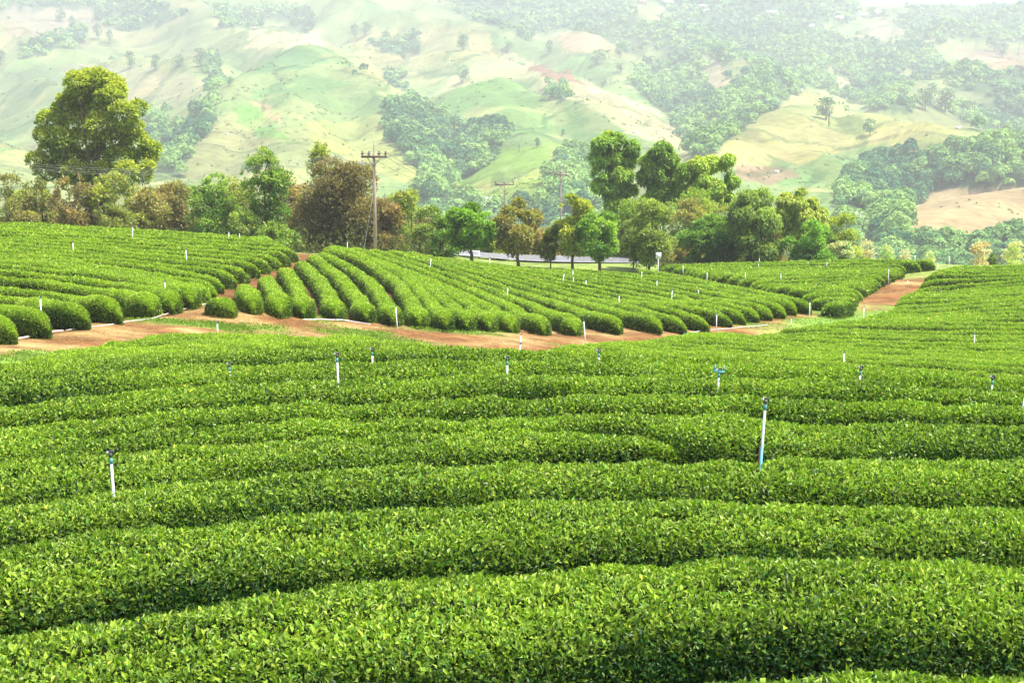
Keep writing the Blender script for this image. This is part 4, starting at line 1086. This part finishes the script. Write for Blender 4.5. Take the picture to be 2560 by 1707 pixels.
# white hoses lying on the track
def hose(pts, label, r=0.045, mat=None, wdisp=0.0):
    P_ = []
    for (u, v) in pts:
        h = hit(u, v, 0.05, 36)
        if h is not None: P_.append(h)
    c = smooth_curve(resample(np.array(P_), 40), 2); z = height(c[:, 0], c[:, 1])+0.07+0.04*vnoise(c[:, 0]*1.5, c[:, 1]*1.5, 7)
    p3 = np.c_[c, z]; mb = MB(); mb.tube(p3-p3[0], r, 6); tag(obj("irrigation_hose", mb.mesh("irrigation_hose", [mat or M_pvc], True), None, p3[0]), label, "hose", "irrigation hoses on the dirt track")
hose([(0,341.5),(25,338),(45,333),(63,330.5)], "wide flattened pale hose lying on the track at the left edge", 0.035, mat_plain("dusty_hose", (0.62,0.52,0.45), 0.8, 0.15, 6))
hose([(66,330),(100,326),(140,320.5),(165,314.5),(180,310),(198,306),(211,303.6)], "white hose running up the track between left terrace and fan", 0.02, mat_plain("pinkish_hose", (0.66,0.58,0.52), 0.7, 0.15, 6))
hose([(303,319.5),(325,319.8),(345,320.3),(358,322),(370,324.5)], "curved white hose below the fan's left rows", 0.022)
hose([(683,333),(700,330.5),(730,328),(752,326.5),(768,325)], "straight pale blue hose below the fan's right rows", 0.018, mat_plain("bluish_hose", (0.62,0.72,0.74), 0.5))

# ------------------------------------------------------------------ hillside: woods, lone trees, huts, valley road
nT = 56000; r7 = np.random.default_rng(77)
ux = r7.uniform(-200, 1224, nT); vv = r7.random(nT)
Dt = 200*(3000/200)**(r7.random(nT)**0.62)
tx = (ux-512)/F*Dt; tz = far_z(tx, Dt); pu_, pv_ = pix(tx, Dt, tz)
fmask, _, _ = classify(pu_, pv_, tx, Dt)
low = (Dt < 520) & (pv_ > 180) & (pu_ < 860) & (vnoise(tx/40, Dt/60, 17) > 0.1)
fmask |= (vnoise(tx/45, Dt/60, 19)+0.35*vnoise(tx/15, Dt/20, 23) > 0.45) & (r7.random(nT) < 0.16)
k = (fmask | (low & (r7.random(nT) < 0.5))) & (pv_ < 300) & (pv_ > -60)
k &= dist_line(pu_, pv_, np.array([(862.,258),(872,246),(868,240),(862,232),(857,226),(852,219),(851,214)])) > 11
tx, Dt, tz, pu_ = tx[k], Dt[k], tz[k], pu_[k]; nT = len(tx)
# drop trees hidden behind spurs for speed
vis = np.ones(nT, bool)
for i_ in range(12):
    f_ = 0.55+0.43*i_/12; zz = far_z(tx*f_, Dt*f_); vis &= zz < (tz+16)*f_ + 4
tx, Dt, tz = tx[vis], Dt[vis], tz[vis]; nT = len(tx)
scrub_n = 5200
print("wood trees", nT)
R_ = np.random.default_rng(3); rad = R_.uniform(2.1, 4.9, nT)*(0.75+0.5*(vnoise(tx/60, Dt/60, 13)+0.5)); hh = rad*R_.uniform(1.1, 2.0, nT)
szt = np.clip(Dt*0.00105, 0.42, 2.4); per = np.clip((2.0*rad*hh*3.2/(1.4*szt*szt)).astype(int), 24, 620)
b = np.repeat(np.arange(nT), per); n = len(b)
v = R_.normal(0, 1, (n, 3)); v /= np.linalg.norm(v, axis=1)[:, None]; v[:, 2] = np.where(v[:, 2] < -0.2, -v[:, 2], v[:, 2])
lump = 1+0.45*vnoise(v[:, 0]*2+b*1.7, v[:, 1]*2+v[:, 2]*2+b*.37, 3)
cz = tz+hh*0.55
p = np.stack([tx[b]+v[:, 0]*rad[b]*lump, Dt[b]+v[:, 1]*rad[b]*lump, cz[b]+v[:, 2]*hh[b]*0.62*lump], 1)
nrm = v*0.8 + R_.normal(0, 0.45, (n, 3)) + [0, 0, .3]; nrm /= np.linalg.norm(nrm, axis=1)[:, None]
ta = np.cross(nrm, R_.normal(0, 1, (n, 3))); ta /= np.linalg.norm(ta, axis=1)[:, None]; tb = np.cross(nrm, ta)
sz = (szt[b]*R_.uniform(0.7, 1.4, n))[:, None]
V = np.stack([p-ta*sz, p-tb*sz*.7, p+ta*sz, p+tb*sz*.7], 1).reshape(-1, 3)
tcol = R_.random(nT); hue = np.clip(0.5+1.2*vnoise(tx/70, Dt/90, 33)+0.35*R_.normal(0, 1, nT), 0, 1)[:, None]
c = (np.array([0.065,0.20,0.09])*(1-hue)+np.array([0.33,0.54,0.14])*hue)[b]*(1+R_.normal(0, .18, n))[:, None]
c = np.clip(c, .008, .6)
tag(obj("wooded_slopes", mk_mesh("wooded_slopes", V, np.arange(4*n), np.full(n, 4), [M_far], np.repeat(c, 4, 0))), "hazy green woods filling the gullies and ridges of the far hillside", "woods", kind="stuff")

rs = np.random.default_rng(55); su = rs.uniform(-60, 1084, scrub_n); sD = 350*(2300/350)**(rs.random(scrub_n)**0.8); sx_ = (su-512)/F*sD
sk = vnoise(sx_/70, sD/120, 29)+0.6*vnoise(sx_/20, sD/30, 31) > 0.05; sx_, sD = sx_[sk], sD[sk]
b = np.repeat(np.arange(len(sx_)), 9); szs = np.clip(sD*0.0006, .35, 1.2)
px_ = sx_[b]+rs.normal(0, 1.0, len(b))*szs[b]*1.4; py_ = sD[b]+rs.normal(0, 1.0, len(b))*szs[b]*1.4
V, q, nn, c = scatter_quads(px_, py_, far_z(px_, py_)+rs.random(len(b))*szs[b]*1.2, szs[b]*1.7, (0.06,0.13,0.05), (0.16,0.27,0.09), 56, asp=0.8)
tag(obj("scrub", mk_mesh("scrub", V, q, nn, [M_far], c)), "low green scrub dotted thickly over the pale hillside fields", "scrub", kind="stuff")
def land(u, v, lo=300.0):
    a, b = ray(u, v); D = np.geomspace(lo, 3300, 1500); g = b*D - far_z(a*D, D); k = np.nonzero(g < 0)[0]
    if len(k) == 0: return None
    return a*D[k[0]], D[k[0]]
# four lone-tree shapes shared by copies
def lone_proto(seed, tall):
    Cn, Rd = envelope('round', 1.0, 0.30 if tall else 0.42, seed, 8, 0.25, None, 0.42)
    V, q, nn, c = leaf_cloud(Cn, Rd, 420, 0.10, (0.025,0.06,0.028), (0.075,0.14,0.05), seed, 0, 0.6, 0.5)
    mb = MB(); mb.tube([(0,0,-.1),(0.01,0,.3),(0,0.01,.62)], [.022,.017,.008], 6)
    for a in (0.4, 2.2, 4.1): mb.tube([(0,0,.3),(math.cos(a)*.14, math.sin(a)*.14, .55)], [.012,.004], 4)
    return mk_mesh("crown", V, q, nn, [M_far], c), mb.mesh("trunk", [M_bark], True)
protos = [lone_proto(1, True), lone_proto(2, False), lone_proto(3, True), lone_proto(4, False)]
lone = [(0,66,14),(130,69,15),(156,71,14),(179,67,11),(200,67,17),(101,20,12),(60,22,12),(88,38,16),(98,40,14),(110,44,12),(72,30,12),(175,20,6),(336,30,6),(355,38,12),(366,36,13),
 (385,44,12),(411,41,11),(418,54,9),(463,51,14),(463,83,16),(508,52,10),(550,54,12),(597,65,14),(620,58,12),(620,73,9),(610,86,10),(584,81,9),(603,88,9),(519,152,12),(561,103,16),
 (829,126,28),(826,120,20),(870,136,16),(932,96,12),(945,112,22),(925,110,20),(994,52,18),(1002,58,14),(1018,56,14),(847,16,8),(872,18,10),(885,20,10),(780,74,14),(720,62,16),
 (312,28,14),(295,24,12),(245,20,12),(262,22,10),(230,86,8),(404,60,7),(537,148,9),(533,132,7),(563,136,6),(583,128,6)]
lone_objs = []
for i, (u, vb, px) in enumerate(sorted(lone)):
    L_ = land(u, vb)
    if L_ is None: continue
    x, D = L_; H = px/F*D*1.1; z = float(far_z(np.array([x]), np.array([D]))[0])
    t = empty("hillside_tree", (x, D, z)); cm, tm = protos[(i*5+px) % 4]
    sx = H*random.uniform(0.85, 1.25); t.scale = (sx, sx, H); t.rotation_euler = (0, 0, random.uniform(0, 6))
    obj("crown", cm, t); obj("trunk", tm, t); lone_objs.append(t)
for i, t in enumerate(lone_objs):
    tag(t, "lone dark tree on the hazy far hillside, %s of the lone ones from the left" % ordw(i), "tree", "lone trees on the far hillside")
# huts
huts = [(227,135,3.2,"tiny grey-roofed field hut on the yellow spur below the big tree's height",0),(81,304/4.6,2.6,"pale field hut among hazy trees at the upper left",0),
 (53,25.5,3,"low pale hut on the pinkish slope at the upper left",0),(254,29,3,"small hut on the bright tan strip above the left spur",0),(420,38,4,"white-roofed hut beside the trees left of the upper middle",0),
 (634,133,3,"tiny pale hut low on the middle green slope",0),(642,4,9,"long red-brown roofed house at the top edge, centre right",1),(668,6,9,"wide pale village house at the top edge beside the red-brown roof",0),
 (702,9,8,"pale village house right of the top centre cluster",0),(707,13,7,"second pale village house just below another, top right of centre",0),(771,15,9,"larger hazy village house with a wide roof among ridge trees",0),
 (809,29,9,"long pale shed on the wooded ridge",0),(839,20,8,"pale village house on the ridge crest",0),(877,17,10,"reddish village house between two ridge trees at the top right",1),
 (862,17,6,"small pale house left of the reddish ridge house",0),(800,91.5,5,"little open hut on the peak of the yellow right-hand hill",0),(958,129,5,"white hut among trees by the ridge right of the yellow hill",0),
 (1002,94,4,"tiny white hut in the woods at the far right",0),(776.5,173,5,"small pale hut on the pinkish bare plot of the yellow hill",0),(486,203,12,"tall hazy white building behind the road trees at the centre",0),
 (80,122/1.0,3,"tiny hut on the green slope left of the big tree's crown",0),(895,158,1,"",0)]
hn = 0
for (u, v, wpx, lab, red) in huts:
    if not lab: continue
    L_ = land(u, v)
    if L_ is None: continue
    x, D = L_; W = wpx/F*D; z = float(far_z(np.array([x]), np.array([D]))[0]); dp = W*0.7; hw = W*0.28
    t = empty("hut" if W < 9 else "house", (x, D, z)); tag(t, lab, "hut" if W < 9 else "house", "huts and houses on the far hillside"); t.rotation_euler = (0, 0, random.uniform(-.4, .4))
    mb = MB(); mb.box((0,0,hw/2-.6), (W, dp, hw+1.2)); obj("wall", mb.mesh("wall", [M_wall if wpx < 11 else M_white]), t)
    mb = MB(); e = W*.56; g = dp*.62; a0 = hw+0.01; rh = hw+W*.2
    mb.add([(-e,-g,a0),(e,-g,a0),(e,0,rh),(-e,0,rh),(-e,g,a0),(e,g,a0),(-e,-g,a0+.12),(e,-g,a0+.12),(e,0,rh+.14),(-e,0,rh+.14),(-e,g,a0+.12),(e,g,a0+.12)],
           [(0,3,2,1),(3,4,5,2),(6,7,8,9),(9,8,11,10),(0,1,7,6),(4,10,11,5),(0,6,9,3),(3,9,10,4),(1,2,8,7),(2,5,11,8)])
    obj("roof", mb.mesh("roof", [M_roof2 if red else M_roof]), t)
    mb = MB(); mb.box((0,-dp/2-.03,hw*.4), (W*.14,.06,hw*.8)); obj("door", mb.mesh("door", [M_dark]), t)
# valley road at the right
vr = [land(u, v, 170) for (u, v) in ((862,256),(872,244),(868,238),(862,230),(857,224),(852,217),(851,214))]
vr = [p for p in vr if p is not None]
V, q, nn, c = ribbon(vr, 9, 0.9, lambda x, y: far_z(x, y), 40)
tag(obj("valley_road", mk_mesh("valley_road", V, q, nn, [mat_plain("pale_road", (0.36,0.34,0.34), 0.7, 0.15, 0.3)])), kind="structure")

# ------------------------------------------------------------------ haze: one closed box of even air
hz, t, b_, o_ = nodes("haze_air"); t.nodes.remove(b_); vol = t.nodes.new("ShaderNodeVolumePrincipled")
vol.inputs["Color"].default_value = (0.88, 0.905, 1.0, 1); vol.inputs["Density"].default_value = HAZE_DENS; vol.inputs["Anisotropy"].default_value = 0.15
t.links.new(vol.outputs[0], o_.inputs["Volume"])
mb = MB(); zt_, zb_ = 420.0, -75.0
mb.box((0, 2000, (zt_+zb_)/2), (4600, 4400, zt_-zb_))
ho = obj("haze", mb.mesh("haze", [hz])); tag(ho, "thin pale blue haze filling the valley and veiling the far hillside", "haze", kind="stuff")
